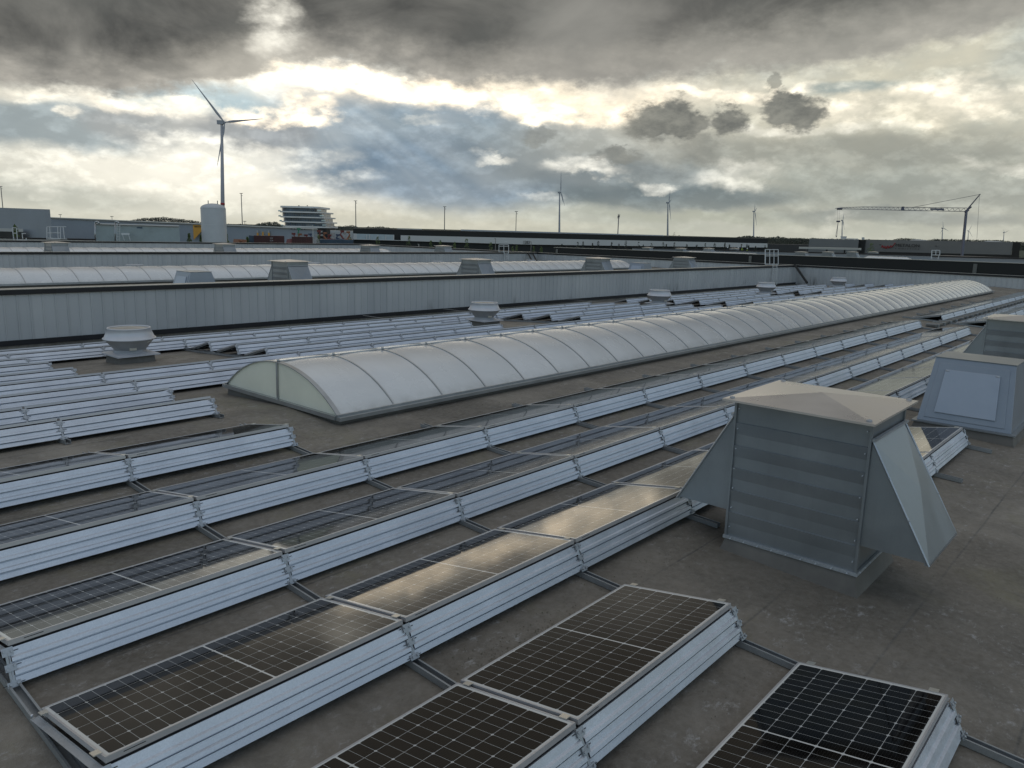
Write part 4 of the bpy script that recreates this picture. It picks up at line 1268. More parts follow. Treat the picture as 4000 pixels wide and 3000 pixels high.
# --- masts
def mast(x, ytop, ybot, D_, r, label, heads=2):
    a = W(x, ytop, D_)
    e = empty('lamp_mast', (a.x, a.y, GZ), label=label, cat='lamp mast', group='tall floodlight masts')
    h = a.z-GZ; s = D_/FPX
    m = MB(); m.bar((0, 0, 0), (0, 0, h), r*s*1.25, 8, 0, r*s*.8); m.build('pole', M['pole'], e)
    sd = Vector((CR.x, CR.y, 0)).normalized()
    m = MB(); m.bar(-sd*5*s+Vector((0, 0, h)), sd*5*s+Vector((0, 0, h)), .6*s, 4)
    for k in (-5, -2, 2, 5):
        c = sd*k*s+Vector((0, 0, h)); m.hexa([c+Vector((-1.3*s, -s, -1.5*s)), c+Vector((1.3*s, -s, -1.5*s)), c+Vector((1.3*s, s, -1.5*s)), c+Vector((-1.3*s, s, -1.5*s))],
                                          [c+Vector((-1*s, -s, .3*s)), c+Vector((1*s, -s, .3*s)), c+Vector((1*s, s, .3*s)), c+Vector((-1*s, s, .3*s))])
    if heads > 1:
        c = sd*4*s+Vector((0, 0, h-9*s)); m.bar(Vector((0, 0, h-9*s)), c, .5*s, 4); m.bar(c+Vector((0, 0, -s)), c+Vector((0, 0, s)), 1.3*s, 5)
    m.build('floodlight', M['pole'], e)
mast(3, 728, 860, 260, 1.7, 'thin lamp mast at the photo edge over the tall grey warehouse')
mast(942, 755, 880, 280, 1.8, 'tall floodlight mast right of the main wind turbine')
mast(1389, 784, 890, 300, 1.9, 'tall floodlight mast right of the glass office building')
mast(1737, 807, 905, 330, 1.9, 'floodlight mast over the middle of the black warehouse, left of 1283')
mast(2017, 826, 910, 380, 1.5, 'thin floodlight mast over the black warehouse just before 1283')
for x, y, l in ((235, 838, 'tiny distant lamp mast above the long grey warehouse, first one'), (437, 845, 'tiny distant lamp mast above the plant enclosure'),
                (956, 864, 'tiny distant lamp mast beside the tall floodlight mast')): mast(x, y, 880, 600, 1.0, l, 1)
a = W(2417, 842, 420)
e = empty('telecom_mast', (a.x, a.y, GZ), label='slim telecom mast with antenna cluster over the black warehouse', cat='telecom mast')
h = a.z-GZ; s = 420/FPX
m = MB(); m.bar((0, 0, 0), (0, 0, h), 2.2*s, 8, 0, 1.7*s); m.build('pole', M['crane'], e)
m = MB()
for k in range(6):
    t = k*math.pi/3; q = Vector((math.cos(t)*3.6*s, math.sin(t)*3.6*s, h-6*s+(k % 2)*7*s)); m.bar(q-Vector((0, 0, 5*s)), q+Vector((0, 0, 5*s)), 1.0*s, 5); m.bar(q, (0, 0, q.z), .4*s, 4)
m.build('antenna', M['crane'], e)
for (x, y0_, y1_, D_, l) in ((1222, 880, 953, 140, 'slim white street lamp in front of the boom lifts'), (2075, 944, 992, 200, 'thin pole below the 1283 lettering'), (1936, 932, 975, 210, 'thin pole left of the small white roof ladder'),
                        (1636, 954, 968, 190, 'small white lamp with split head before the black warehouse')):
    a = W(x, y0_, D_); e = empty('yard_lamp', (a.x, a.y, GZ), label=l, cat='lamp post', group='small poles in the yard'); s = D_/FPX
    m = MB(); m.bar((0, 0, 0), (0, 0, a.z-GZ), 1.2*s, 6); m.build('pole', M['cream'] if D_ < 200 else M['pole'], e)
    sd = Vector((CR.x, CR.y, 0)).normalized(); m = MB(); m.bar((0, 0, a.z-GZ), -sd*(26*s if x == 1222 else 5*s)+Vector((0, 0, a.z-GZ)), .8*s, 5); m.build('lamp_head', M['cream'] if D_ < 200 else M['pole'], e)

# --- roof ladders with guard frames
def ladder(pts, D_, label, name='roof_ladder', r=.032, mat='white', cat='ladder'):
    e = empty(name, label=label, cat=cat, group='roof access ladders')
    m = MB()
    for a, b in pts: m.bar(W(*a, D_), W(*b, D_), r, 5)
    m.build('guard_frame', M[mat], e)
    return e
def gframe(x0, x1, y0_, y1_, nx, ny):
    o = []
    for i in range(nx+1):
        x = x0+(x1-x0)*i/nx; o.append(((x, y0_), (x, y1_)))
    for i in range(ny+1):
        y = y0_+(y1_-y0_)*i/ny; o.append(((x0, y), (x1, y)))
    return o
dW1 = (Vector((55, W1-.2, 1))-CAM).dot(CF)
e = ladder(gframe(2990, 3040, 975, 1033, 3, 1)+[((2990, 1000), (3040, 1000))], dW1, 'white ladder guard standing on the first cladding wall near its corner')
m = MB()
for x in (3019, 3035): m.bar(W(x, 1030, dW1), W(x-1, 1112, dW1), .03, 5)
for i in range(9): m.bar(W(3019, 1040+i*8.4, dW1), W(3035, 1040+i*8.4, dW1), .018, 4)
m.build('rung', M['white'], e)
dW2 = (Vector((54.6, W2-.2, 1))-CAM).dot(CF)
e = ladder([((1949, 956), (1949, 990)), ((1968, 956), (1968, 990)), ((1987, 956), (1987, 990)), ((1949, 956), (1987, 956)), ((1949, 962), (1987, 962)), ((1949, 984), (1987, 984)), ((1970, 945), (1987, 945))], dW2, 'white ladder guard on the second wall, below left of 1283')
m = MB()
for x in (1970, 1985): m.bar(W(x, 984, dW2), W(x, 1025, dW2), .03, 5)
for i in range(6): m.bar(W(1970, 990+i*6.5, dW2), W(1985, 990+i*6.5, dW2), .02, 4)
m.build('rung', M['white'], e)
ladder(gframe(183, 236, 886, 934, 1, 2)+[((194, 886), (197, 934)), ((225, 886), (227, 934)), ((236, 886), (258, 886)), ((246, 886), (252, 934)), ((187, 930), (262, 934))], 96, 'white stair guard frame on the far roof, before the grey warehouses', r=.05)
ladder([((48, 890), (55, 943)), ((64, 890), (69, 950)), ((48, 890), (64, 890)), ((50, 911), (65, 911)), ((86, 910), (89, 932)), ((86, 912), (100, 912)), ((102, 930), (105, 950)), ((69, 938), (105, 938)), ((69, 950), (105, 950))], 92, 'broken looking white guard frame beside the shrub at far roof edge', r=.05)
ladder(gframe(3640, 3671, 978, 996, 2, 1)+[((3640, 978), (3638, 1012)), ((3668, 996), (3664, 1014))], 92, 'small white guard frame on the neighbouring roof, under the logo building', r=.045)
ladder([((2989, 975), (2989, 1033))], dW1-2, 'single white guard post beside the ladder frame', r=.04)
# strip lines of the far lower roof on the left
e = empty('roof_edge_wall', label='low pale parapet strip crossing under the grey warehouses', cat='wall', group='parapet walls of the hall roof')
block(e, 'panelling', (-60, 928), 104, (372, 937), 104, M['light_pan'], 1, yb=(960, 960))
m = MB(); m.bar(W(-60, 927, 103.5), W(372, 936, 103.5), .10, 4); m.build('coping', M['black_wall'], e)

# --- far roof things on the neighbouring hall
for (x, y, d, l) in ((2530, 966, 125, 'first'), (2660, 969, 120, 'second'), (2769, 969, 128, 'third'), (2869, 969, 140, 'fourth'), (3131, 983, 105, 'fifth'), (3236, 983, 112, 'sixth'), (3331, 983, 118, 'seventh'), (3412, 983, 130, 'eighth'),
                     ):
    t = W(x, y, d); o = dup(hp, (t.x, t.y, max(t.z-1.70, -.62)), None, f'small vent hood above the black parapet wall, {l} along it')
def dome(px0, py0, d0, px1, py1, d1, label, bars=False):
    A = W(px0, py0, d0); B = W(px1, py1, d1)
    e = empty('dome_skylight', label=label, cat='skylight', group='skylights above the black parapet')
    z0_ = -.6; HW = 1.6; d = (B-A); d.z = 0; L = d.length; d.normalize(); s = Vector((-d.y, d.x, 0)); rise = max(.5, (A.z+B.z)/2-.0-z0_)
    m = MB(); vs = []; nA = 12; nx = max(8, int(L/1.1))
    for i in range(nx+1):
        q = A+d*(L*i/nx)
        endk = 1. if 1 < i < nx-1 else (.75 if i in (1, nx-1) else .35)
        for j in range(nA+1):
            t = math.pi*j/nA
            vs.append((q.x+s.x*math.cos(t)*HW, q.y+s.y*math.cos(t)*HW, z0_+math.sin(t)*rise*endk))
    m.add(vs, [(i*(nA+1)+j, (i+1)*(nA+1)+j, (i+1)*(nA+1)+j+1, i*(nA+1)+j+1) for i in range(nx) for j in range(nA)], 0, True)
    m.build('glazing', M['sky_glz'], e, recalc=False)
    if bars:
        m = MB()
        nb_ = 11
        for i in range(nb_+1):
            q = A.lerp(B, i/nb_)-Vector((CF.x, CF.y, 0))*2.4; m.bar((q.x, q.y, -.6), (q.x, q.y, .62), .035, 5)
        qa = A-Vector((CF.x, CF.y, 0))*2.4; qb = B-Vector((CF.x, CF.y, 0))*2.4
        m.bar((qa.x, qa.y, .6), (qb.x, qb.y, .6), .03, 5)
        m.build('guard_rail', M['pole'], e)
dome(2640, 984, 128, 3010, 986, 122, 'pale barrel skylight strip above the black parapet beside the workers')
dome(3320, 1002, 98, 3628, 1003, 92, 'bright barrel skylight with guard rail above the black parapet', True)

for p0_, d0_, p1_, d1_, yb_, l_ in (((2470, 969), 152, (3640, 999), 120, (992, 1016), 'long low pale parapet behind the small hoods on the neighbouring roof'),
                              ((3640, 1001), 112, (4060, 1012), 100, (1030, 1040), 'pale parapet strip on the neighbouring roof below the crane mast')):
    e = empty('roof_parapet', label=l_, cat='wall', group='parapet walls of the hall roof')
    block(e, 'cladding', p0_, d0_, p1_, d1_, M['grey_pan'], .4, yb=yb_)
    m = MB(); m.bar(W(p0_[0], p0_[1]-.6, d0_-.3), W(p1_[0], p1_[1]-.6, d1_-.3), .09, 4); m.build('coping', M['black_wall'], e)

# --- people on the far roof
def person(px, py, D_, label, vest, lean=0., arm=0.):
    head = W(px, py, D_); s = 1.
    e = empty('person', (head.x, head.y, head.z-1.70), (0, 0, R(35)), label, 'person', 'workers on the neighbouring roof')
    me = bpy.data.meshes.new('body')
    J = [(0, 0, .95), (0, 0, 1.18), (0, 0, 1.42), (0, lean*.2, 1.53), (0, lean*.25, 1.66), (-.19, 0, 1.43), (-.27, .03, 1.16), (-.25+arm*.1, .14, .95), (.19, 0, 1.43), (.27, .03, 1.16), (.25, .14+arm*.2, .95+arm*.3),
         (-.10, 0, .90), (-.13, .03, .48), (-.14, 0, .06), (-.14, .14, .03), (.10, 0, .90), (.13, .04, .48), (.14, -.02, .06), (.14, .12, .03)]
    E_ = [(0, 1), (1, 2), (2, 3), (3, 4), (2, 5), (5, 6), (6, 7), (2, 8), (8, 9), (9, 10), (0, 11), (11, 12), (12, 13), (13, 14), (0, 15), (15, 16), (16, 17), (17, 18)]
    rad = [.15, .15, .16, .06, .11, .07, .05, .04, .07, .05, .04, .10, .07, .045, .04, .10, .07, .045, .04]
    me.from_pydata(J, E_, [])
    o = bpy.data.objects.new('body', me); COL.objects.link(o); o.parent = e
    md = o.modifiers.new('skin', 'SKIN')
    for i, v in enumerate(me.skin_vertices[0].data): v.radius = (rad[i], rad[i]*.8); v.use_root = (i == 0)
    sb = o.modifiers.new('sub', 'SUBSURF'); sb.levels = 1; sb.render_levels = 1
    me.materials.append(M['cloth'])
    v = MB(); v.lathe([(.20, .86), (.205, 1.1), (.215, 1.38), (.12, 1.50), (.05, 1.53)], 12)
    for i in range(len(v.v)): x, y, z = v.v[i]; v.v[i] = (x, y*.72, z)
    v.build('vest' if vest else 'jacket', M['vest'] if vest else M['cloth'], e, recalc=False)
    h = MB(); h.lathe([(.15, 1.70), (.135, 1.72), (.125, 1.78), (.08, 1.83), (.001, 1.845)], 12); h.build('helmet', M['helmet'], e, recalc=False)
person(2842, 968, 150, 'worker in dark clothes leaning in, between ladder frame and yellow vests', False, .4, .5)
person(2900, 966, 150, 'worker in yellow vest and white helmet, the taller of two', True, 0, .6)
person(2919, 971, 156, 'worker in yellow vest bending slightly, right of the taller one', True, .3, .3)
person(2884, 968, 152, 'worker in black jacket standing left of the yellow vests', False, 0, .2)

# --- vegetation
def tree(px, ytop, D_, wpx, label, zbase=GZ, mat='leaf', seed=0, n=170, group='young trees before the warehouses', narrow=1.):
    rg = random.Random(seed*7+int(px))
    t = W(px, ytop, D_); s = D_/FPX
    e = empty('tree', (t.x, t.y, zbase), label=label, cat='tree', group=group)
    H = t.z-zbase; Rw = wpx*s*.5
    m = MB(); m.bar((0, 0, 0), (rg.uniform(-.1, .1), 0, H*.9), .10+H*.008, 6, 0, .03)
    for k in range(7):
        z = H*(.35+.08*k); a = rg.uniform(0, 6.3); l = Rw*(1-k/9)*.7; m.bar((0, 0, z), (math.cos(a)*l, math.sin(a)*l, z+l*.7), .04, 4, 0, .015)
    m.build('trunk', M['bark'], e)
    c = MB(); vs = []; fs = []
    ch = min(.8*H, 5.5*Rw)
    for k in range(n):
        f = rg.random()**.9
        z = H-ch*(1-f)
        rr = Rw*narrow*(1.05-f)**.6*(.55+.45*abs(math.sin(9*f+seed)))*math.sqrt(rg.random())+.06*Rw
        a = rg.uniform(0, 6.28)
        q = Vector((math.cos(a)*rr, math.sin(a)*rr, z))
        sz = (.16+.26*rg.random())*max(.6, Rw*.42)
        u = Vector((rg.gauss(0, 1), rg.gauss(0, 1), rg.gauss(0, 1))).normalized(); v = u.orthogonal().normalized()
        i0 = len(vs); vs += [q-u*sz, q+v*sz*.6, q+u*sz, q-v*sz*.6]; fs.append((i0, i0+1, i0+2, i0+3))
    c.add(vs, fs); c.build('crown', M[mat], e, recalc=False)
trees = [(58, 880, 60, 34), (640, 924, 80, 22), (738, 912, 85, 26), (785, 918, 85, 20), (882, 905, 88, 26), (1225, 920, 90, 0), (967, 925, 95, 22), (1152, 935, 130, 30), (1245, 915, 130, 34), (1365, 925, 130, 36),
         (1475, 923, 130, 30), (1598, 922, 135, 34), (1683, 940, 140, 24), (1720, 938, 140, 22), (1776, 945, 145, 18), (1823, 933, 145, 30), (1917, 946, 150, 26), (2002, 962, 150, 20), (2018, 958, 150, 22), (2085, 962, 155, 20), (2115, 964, 155, 16),
         (2195, 953, 180, 6), (2257, 946, 185, 14), (2278, 943, 185, 16), (2315, 950, 190, 10), (2337, 942, 190, 20), (2389, 946, 195, 12), (2418, 952, 195, 10), (2445, 941, 200, 20), (2495, 945, 200, 18), (2513, 955, 200, 8), (2546, 948, 205, 18),
         (2591, 946, 205, 18), (2603, 954, 205, 10), (2635, 948, 208, 18), (2683, 954, 210, 12), (2722, 956, 212, 18), (2755, 951, 215, 16), (2793, 949, 215, 18), (2832, 950, 215, 10), (2850, 955, 218, 10), (2897, 953, 220, 12), (2925, 957, 222, 10),
         (2952, 961, 224, 10), (2988, 958, 225, 16), (2918, 955, 223, 8)]
k = 0
place_words = ['beside the tall grey warehouse corner', 'beside the plant enclosure', 'left of the yellow wedge', 'between yellow wedge and tank', 'just right of the white tank', '', 'left of the red container', 'before the red machine container',
               'below the street lamp', 'at the corner of the black warehouse', 'under the window strip', 'under the start of the white band']
for i, (x, y, d, w_) in enumerate(trees):
    if w_ == 0: continue
    k += 1
    if i < len(place_words): l = 'small leafy young tree ' + place_words[i]
    elif i < 21: l = f'green young tree left of the number, {ORD[i-11]} along the black warehouse'
    elif x < 2920: l = f'dark sapling before the white band, {ORD[min(20, i-20)]} after the number'
    else: l = f'last dark saplings by the white band end, {ORD[i-41]} of them'
    tree(x, y, d+45 if i < 21 else d+40, w_*1.1, l, seed=i, mat='leaf' if i < 21 else 'leaf_d', n=230 if i < 21 else 130)
tree(3405, 950, 235, 32, 'bushy green tree left of the red zigzag logo', seed=61, narrow=1.5, n=260)
tree(2634, 908, 900, 14, 'tall dark poplar standing alone on the horizon', mat='leaf_d', seed=62, narrow=2.2, n=220, group='lone trees on the horizon')
tree(2653, 918, 900, 16, 'rounder dark tree beside the lone poplar', mat='leaf_d', seed=63, narrow=1.9, n=220, group='lone trees on the horizon')

# dark woods along the horizon: nobody could count these trees
def wood(name, pts, D_, mat, dens=1., base=None, seed=1):
    rg = random.Random(seed)
    vs = []; fs = []
    s = D_/FPX
    for (xa, ya), (xb, yb) in zip(pts, pts[1:]):
        n = int(abs(xb-xa)*26*dens)
        for i in range(n):
            f = rg.random(); x = xa+(xb-xa)*f; yt = ya+(yb-ya)*f
            lump = 3.2*mnoise.noise(Vector((x*.09, seed, 0))) + 2.2*mnoise.noise(Vector((x*.31, seed, 3)))
            yt += lump
            g = rg.random()**1.4
            d = D_*(1+rg.uniform(-.02, .06))
            y = yt+g*34
            q = W(x+rg.uniform(-1, 1), y, d)
            if q.z < GZ: continue
            sz = s*rg.uniform(1.0, 2.8)*(1.0 if g > .10 else .6)
            u = Vector((rg.gauss(0, 1), rg.gauss(0, 1), rg.gauss(0, 1))).normalized(); v = u.orthogonal().normalized()
            i0 = len(vs); vs += [q-u*sz, q+v*sz*.8, q+u*sz, q-v*sz*.8]; fs.append((i0, i0+1, i0+2, i0+3))
    m = MB(); m.add(vs, fs); o = m.build(name, M[mat], None, recalc=False); tag(o, kind='stuff'); return o
wood('far_wood', [(190, 858), (440, 864), (500, 862), (560, 852), (640, 848), (720, 857), (800, 868), (870, 876), (960, 876), (1000, 884)], 900, 'leaf_d', seed=2)
wood('far_wood', [(990, 880), (1010, 872), (1050, 867), (1080, 867), (1100, 878)], 700, 'leaf_d', 1.3, seed=3)
wood('far_wood', [(1275, 893), (1300, 884), (1340, 883), (1375, 880), (1395, 884), (1400, 892), (1440, 886), (1500, 886), (1540, 893), (1700, 899), (1760, 899)], 800, 'leaf_d', 1.2, seed=4)
wood('far_wood', [(2430, 924), (2620, 922), (2650, 925), (2690, 925), (2860, 931), (2890, 924), (2920, 921), (2960, 924), (3000, 928), (3040, 924), (3080, 930), (3120, 930), (3160, 932), (3200, 934)], 700, 'leaf_d', 1.6, seed=5)
wood('far_wood', [(3170, 928), (3200, 932), (3400, 936), (3480, 938), (3520, 930), (3560, 932), (3620, 938), (3650, 934), (3720, 935), (3830, 938), (3900, 938), (3960, 944), (4060, 946)], 800, 'leaf_d', 1.0, seed=6)
wood('near_shrubs', [(2990, 955), (3060, 956), (3140, 960), (3200, 962)], 430, 'leaf', 1.4, seed=7)
rg = random.Random(77); vs = []; fs = []
for (cx, cy, sx_, sy_, cnt) in ((-1.2, 2.75, .5, .10, 260), (.7, 2.78, .7, .12, 160), (3.4, 2.3, .5, .3, 120), (-.3, 1.25, .4, .1, 60), (4.8, 1.0, .9, .8, 90), (1.2, 8.2, 2.5, .12, 160), (7., 8.2, 3., .12, 160), (.6, 9.6, .15, 1., 90), (3.2, .5, .8, .5, 60), (2.2, .85, .8, .12, 60)):
    for i in range(cnt):
        x = rg.gauss(cx, sx_); y = rg.gauss(cy, sy_); z = zroof(x, y)+.003; r_ = rg.uniform(.002, .008); a = rg.uniform(0, 6.3)
        i0 = len(vs)
        for k in range(4): vs.append((x+math.cos(a+k*1.57)*r_, y+math.sin(a+k*1.57)*r_*.7, z+rg.uniform(0, .010)))
        fs.append((i0, i0+1, i0+2, i0+3))
M['moss'] = simple('moss', (.11, .105, .065), .95, 0, .5, 9)
mb = MB(); mb.add(vs, fs); tag(mb.build('moss_litter', M['moss'], recalc=False), kind='stuff')

# ================================================================== sky, sun, camera
SUN_AZ, SUN_EL = 31.5, 13.5       # degrees, azimuth from +Y towards +X
scene.world = bpy.data.worlds.new('World'); scene.world.use_nodes = True
nt = scene.world.node_tree; nt.nodes.clear(); n = N(nt)
out = n.node('ShaderNodeOutputWorld'); bg = n.node('ShaderNodeBackground'); n.link(bg.outputs[0], out.inputs[0])
sky = n.node('ShaderNodeTexSky'); sky.sky_type = 'NISHITA'; sky.sun_disc = False
sky.sun_elevation = R(SUN_EL); sky.sun_rotation = R(SUN_AZ); sky.altitude = 50; sky.air_density = 1.0; sky.dust_density = 1.2; sky.ozone_density = 1.5
dirv = n.coord('Generated')
dx, dy, dz = n.xyz(dirv)
AZ = n.math('MULTIPLY', n.math('ARCTAN2', dx, dy), 57.29578)
EL = n.math('MULTIPLY', n.math('ARCSINE', n.math('MAXIMUM', n.math('MINIMUM', dz, 1.), -1.)), 57.29578)
nv = n.scl(dirv, (1, 1, 1.9))
w1 = n.math('SUBTRACT', n.noise(nv, 5.5, 4, .55), .5)
nv2 = n.node('ShaderNodeVectorMath', operation='ADD'); n.link(nv, nv2.inputs[0]); nv2.inputs[1].default_value = (3.1, 7.7, 1.3)
w2 = n.math('SUBTRACT', n.noise(nv2.outputs[0], 5.5, 4, .55), .5)
fine = n.math('SUBTRACT', n.noise(nv, 26, 6, .60), .5)
def comb(x, y):
    c = n.node('ShaderNodeCombineXYZ'); n.put(c.inputs[0], x); n.put(c.inputs[1], y); return c.outputs[0]
def vadd(a, b, k=1.):
    c = n.node('ShaderNodeVectorMath', operation='MULTIPLY_ADD'); n.link(b, c.inputs[0]); c.inputs[1].default_value = (k, k, k); n.link(a, c.inputs[2]); return c.outputs[0]
w3 = n.math('SUBTRACT', n.noise(nv2.outputs[0], 26, 6, .65), .5)
w4 = n.math('SUBTRACT', n.noise(nv, 40, 4, .62), .5)
P0 = comb(AZ, EL)
BIG = comb(n.math('MULTIPLY_ADD', w1, 9., n.math('MULTIPLY', fine, 2.2)), n.math('MULTIPLY_ADD', w2, 5., n.math('MULTIPLY', w3, 1.6)))
SML = comb(n.math('MULTIPLY', fine, 3.0), n.math('MULTIPLY_ADD', w4, 1.5, n.math('MULTIPLY', w3, 2.2)))
PW = {0: P0, 1: vadd(P0, BIG, 1.), .5: vadd(P0, BIG, .5), 'c': vadd(P0, SML, 1.), 'm': vadd(vadd(P0, BIG, .35), SML, .7)}
q_ = n.xyz(PW[.5]); Ah, Eh = q_[0], q_[1]
q_ = n.xyz(PW['m']); Am, Em = q_[0], q_[1]
def azel(px, py):
    v = (CF + CR*((px-PPX)/FPX) - CU*((py-PPY)/FPX)).normalized()
    return math.degrees(math.atan2(v.x, v.y)), math.degrees(math.asin(v.z))
DPX = 57.3/FPX
PUFF = [None]
def blob(px, py, rx, ry, soft=.6, amt=1., warp=1., pk=0.):
    a0, e0 = azel(px, py)
    key = warp if warp in PW else (0 if warp < .2 else (.5 if warp < .85 else 1))
    c = n.node('ShaderNodeVectorMath', operation='MULTIPLY_ADD'); n.link(PW[key], c.inputs[0])
    ix, iy = 1/(rx*DPX), 1/(ry*DPX)
    c.inputs[1].default_value = (ix, iy, 0); c.inputs[2].default_value = (-a0*ix, -e0*iy, 0)
    l = n.node('ShaderNodeVectorMath', operation='LENGTH'); n.link(c.outputs[0], l.inputs[0])
    q = l.outputs['Value'] if not pk else n.math('MULTIPLY_ADD', n.math('SUBTRACT', PUFF[0], .33), pk, l.outputs['Value'])
    return n.smooth(q, 1-soft, 1+soft, amt, 0.)
def edge(pts):
    """elevation of a cloud edge as a function of azimuth, through photo pixels"""
    c = n.node('ShaderNodeFloatCurve'); cur = c.mapping.curves[0]
    P_ = [azel(*p) for p in pts]
    a0, a1 = P_[0][0], P_[-1][0]
    xs = [(a-a0)/(a1-a0) for a, _ in P_]; es = [e/40. for _, e in P_]
    while len(cur.points) < len(xs): cur.points.new(.5, .5)
    for p, x, y in zip(cur.points, xs, es): p.location = (x, y)
    c.mapping.use_clip = False; c.mapping.update()
    t = n.math('DIVIDE', n.math('SUBTRACT', Ah, a0), a1-a0, clamp=True)
    n.link(t, c.inputs['Value'])
    return n.math('MULTIPLY', c.outputs[0], 40.)

def lin(r, g, b, k=1.): 
    q = srgb(r, g, b); return tuple(c*k for c in q)
front = n.math('MULTIPLY', n.smooth(n.math('ABSOLUTE', n.math('SUBTRACT', AZ, 48.)), 44., 72., 1., 0.), n.math('MULTIPLY', n.smooth(EL, 42., 60., 1., 0.), n.math('GREATER_THAN', EL, -6.)))
# clear sky + thin veil
nis = n.node('ShaderNodeVectorMath', operation='SCALE'); n.link(sky.outputs[0], nis.inputs[0]); nis.inputs['Scale'].default_value = .15
col = nis.outputs[0]
veil = n.mix(n.ramp(EL, 0, 9), lin(178, 182, 170), lin(142, 158, 166))
veil = n.mix(n.ramp(n.noise(nv, 9, 6, .6), .4, .62), veil, lin(198, 198, 186))
back = col; col = veil
layers = []
def lay(mask, c, k=1.):
    global col
    col = n.mix(mask, col, c if isinstance(c, bpy.types.NodeSocket) else tuple(x*k for x in c))
def puff(vec, sc, det=3.):
    v_ = n.node('ShaderNodeTexVoronoi', feature='F1'); n.link(vec, v_.inputs['Vector']); v_.inputs['Scale'].default_value = sc
    v_.inputs['Detail'].default_value = det; v_.inputs['Roughness'].default_value = .55
    try: v_.normalize = True
    except Exception: pass
    return v_.outputs['Distance']
wv_ = vadd(nv, comb(w3, w4), .035)
pf = puff(wv_, 24., 2.)
tex = n.math('ADD', n.math('MULTIPLY', n.noise(nv2.outputs[0], 17, 6, .60, 0), .62), n.math('MULTIPLY', n.math('SUBTRACT', .62, pf), .38*1.1))
PUFF[0] = pf
tex2 = n.noise(nv, 8.5, 5, .55, .2)
# relief of the cumulus: density difference towards the sun
sd_ = n.node('ShaderNodeVectorMath', operation='ADD'); n.link(nv2.outputs[0], sd_.inputs[0])
sv = Vector((math.sin(R(SUN_AZ)), math.cos(R(SUN_AZ)), math.tan(R(SUN_EL))*1.9)).normalized()
sd_.inputs[1].default_value = tuple(Vector((0, 0, .018)))
tex_s = n.noise(sd_.outputs[0], 17, 6, .60, 0)
relief = n.math('MULTIPLY', n.math('SUBTRACT', tex, tex_s), 7.)
# glow round the hidden sun
def glow(px, py, rx, ry, c, k):
    global col
    m = blob(px, py, rx, ry, .95, 1., .35)
    col = n.mix(m, col, tuple(x*k for x in c), 'ADD')
cream = lin(252, 248, 234)
warm = lin(232, 227, 210)
lay(blob(900, 640, 950, 330, .8, .85), warm, .95)
lay(blob(2250, 450, 900, 170, .8, .7), warm, .85)
lay(blob(3500, 400, 720, 260, .8, .62), lin(214, 208, 184))
lay(blob(3400, 800, 900, 120, .7, .5), lin(164, 166, 154))
glow(820, 480, 600, 330, (1., .96, .88), .30)
glow(1080, 200, 260, 220, (1., .93, .80), .4)
# blue-grey cloud masses
blue = n.mix(n.ramp(tex2, .35, .65), lin(120, 142, 158), lin(154, 168, 178))
lay(blob(1560, 520, 560, 200, .35, .92, .6), blue)
lay(blob(1750, 690, 560, 120, .35, .9, .5), n.mix(n.ramp(tex2, .35, .65), lin(110, 130, 148), lin(132, 148, 162)))
lay(blob(220, 500, 430, 75, .35, .85, .7), lin(138, 152, 158))
lay(blob(1010, 520, 200, 75, .35, .85, .8), lin(150, 154, 156))
lay(blob(560, 490, 190, 60, .4, .75, .8), lin(170, 172, 170))
lay(blob(750, 385, 260, 50, .4, .8, .6), lin(170, 196, 206))
lay(blob(250, 760, 320, 40, .5, .5, .7), lin(150, 158, 152))
lay(blob(2250, 620, 420, 110, .6, .7, .8), lin(150, 154, 150))
lay(blob(2450, 700, 330, 75, .4, .75, .8), lin(118, 128, 132))
lay(blob(2600, 770, 420, 48, .35, .8, .7), lin(108, 120, 124))
lay(blob(2950, 850, 520, 22, .5, .5, .7), lin(150, 156, 140))
lay(blob(3350, 600, 620, 60, .55, .72, .8), lin(140, 143, 136))
lay(blob(3650, 740, 460, 60, .6, .55, .8), lin(140, 146, 142))
lay(blob(3450, 850, 420, 26, .4, .7, .6), lin(130, 136, 136))
lay(blob(3300, 340, 170, 22, .5, .7, .7), lin(140, 158, 160))
lay(blob(1480, 880, 900, 26, .6, .4, .5), lin(206, 196, 170))
# bright cumulus caps
for (x, y, rx, ry, a) in ((1350, 300, 250, 38, .9), (1620, 370, 180, 26, .7), (1210, 420, 95, 30, .95), (1680, 515, 70, 24, .9), (1930, 612, 70, 18, .8), (620, 420, 420, 34, .9), (1060, 450, 140, 26, .9), (300, 640, 300, 26, .5),
                          (700, 560, 150, 36, .9), (950, 600, 300, 40, .8), (1150, 700, 240, 30, .7), (2000, 420, 260, 50, .85), (2270, 470, 180, 44, .8), (2230, 650, 110, 30, .7), (2520, 718, 90, 18, .7), (2330, 670, 80, 24, .6),
                          (2860, 690, 120, 36, .6), (1060, 140, 40, 90, 1.), (1050, 40, 50, 60, .9), (1045, 275, 70, 40, 1.), (225, 470, 45, 20, .9), (60, 640, 60, 26, .7), (100, 740, 90, 22, .5), (3250, 880, 70, 22, .5), (3900, 640, 130, 22, .5),
                          (3050, 520, 380, 22, .6), (2900, 340, 260, 22, .7), (3600, 420, 380, 60, .6), (1500, 325, 420, 34, .85), (1750, 390, 300, 26, .6), (2150, 400, 330, 40, .7), (1130, 750, 160, 22, .6), (2100, 770, 70, 18, .5)):
    m_ = blob(x, y, rx, ry, .50, a, 1., 1.0)
    hot = 2.1 if (y < 480 and 900 < x < 2350) else (1.5 if y < 480 else 1.06)
    lay(n.math('MULTIPLY', m_, n.ramp(tex, .30, .60)), cream if hot < 1.2 else (1.0, .83, .60) if hot > 1.8 else (1.0, .90, .72), hot)
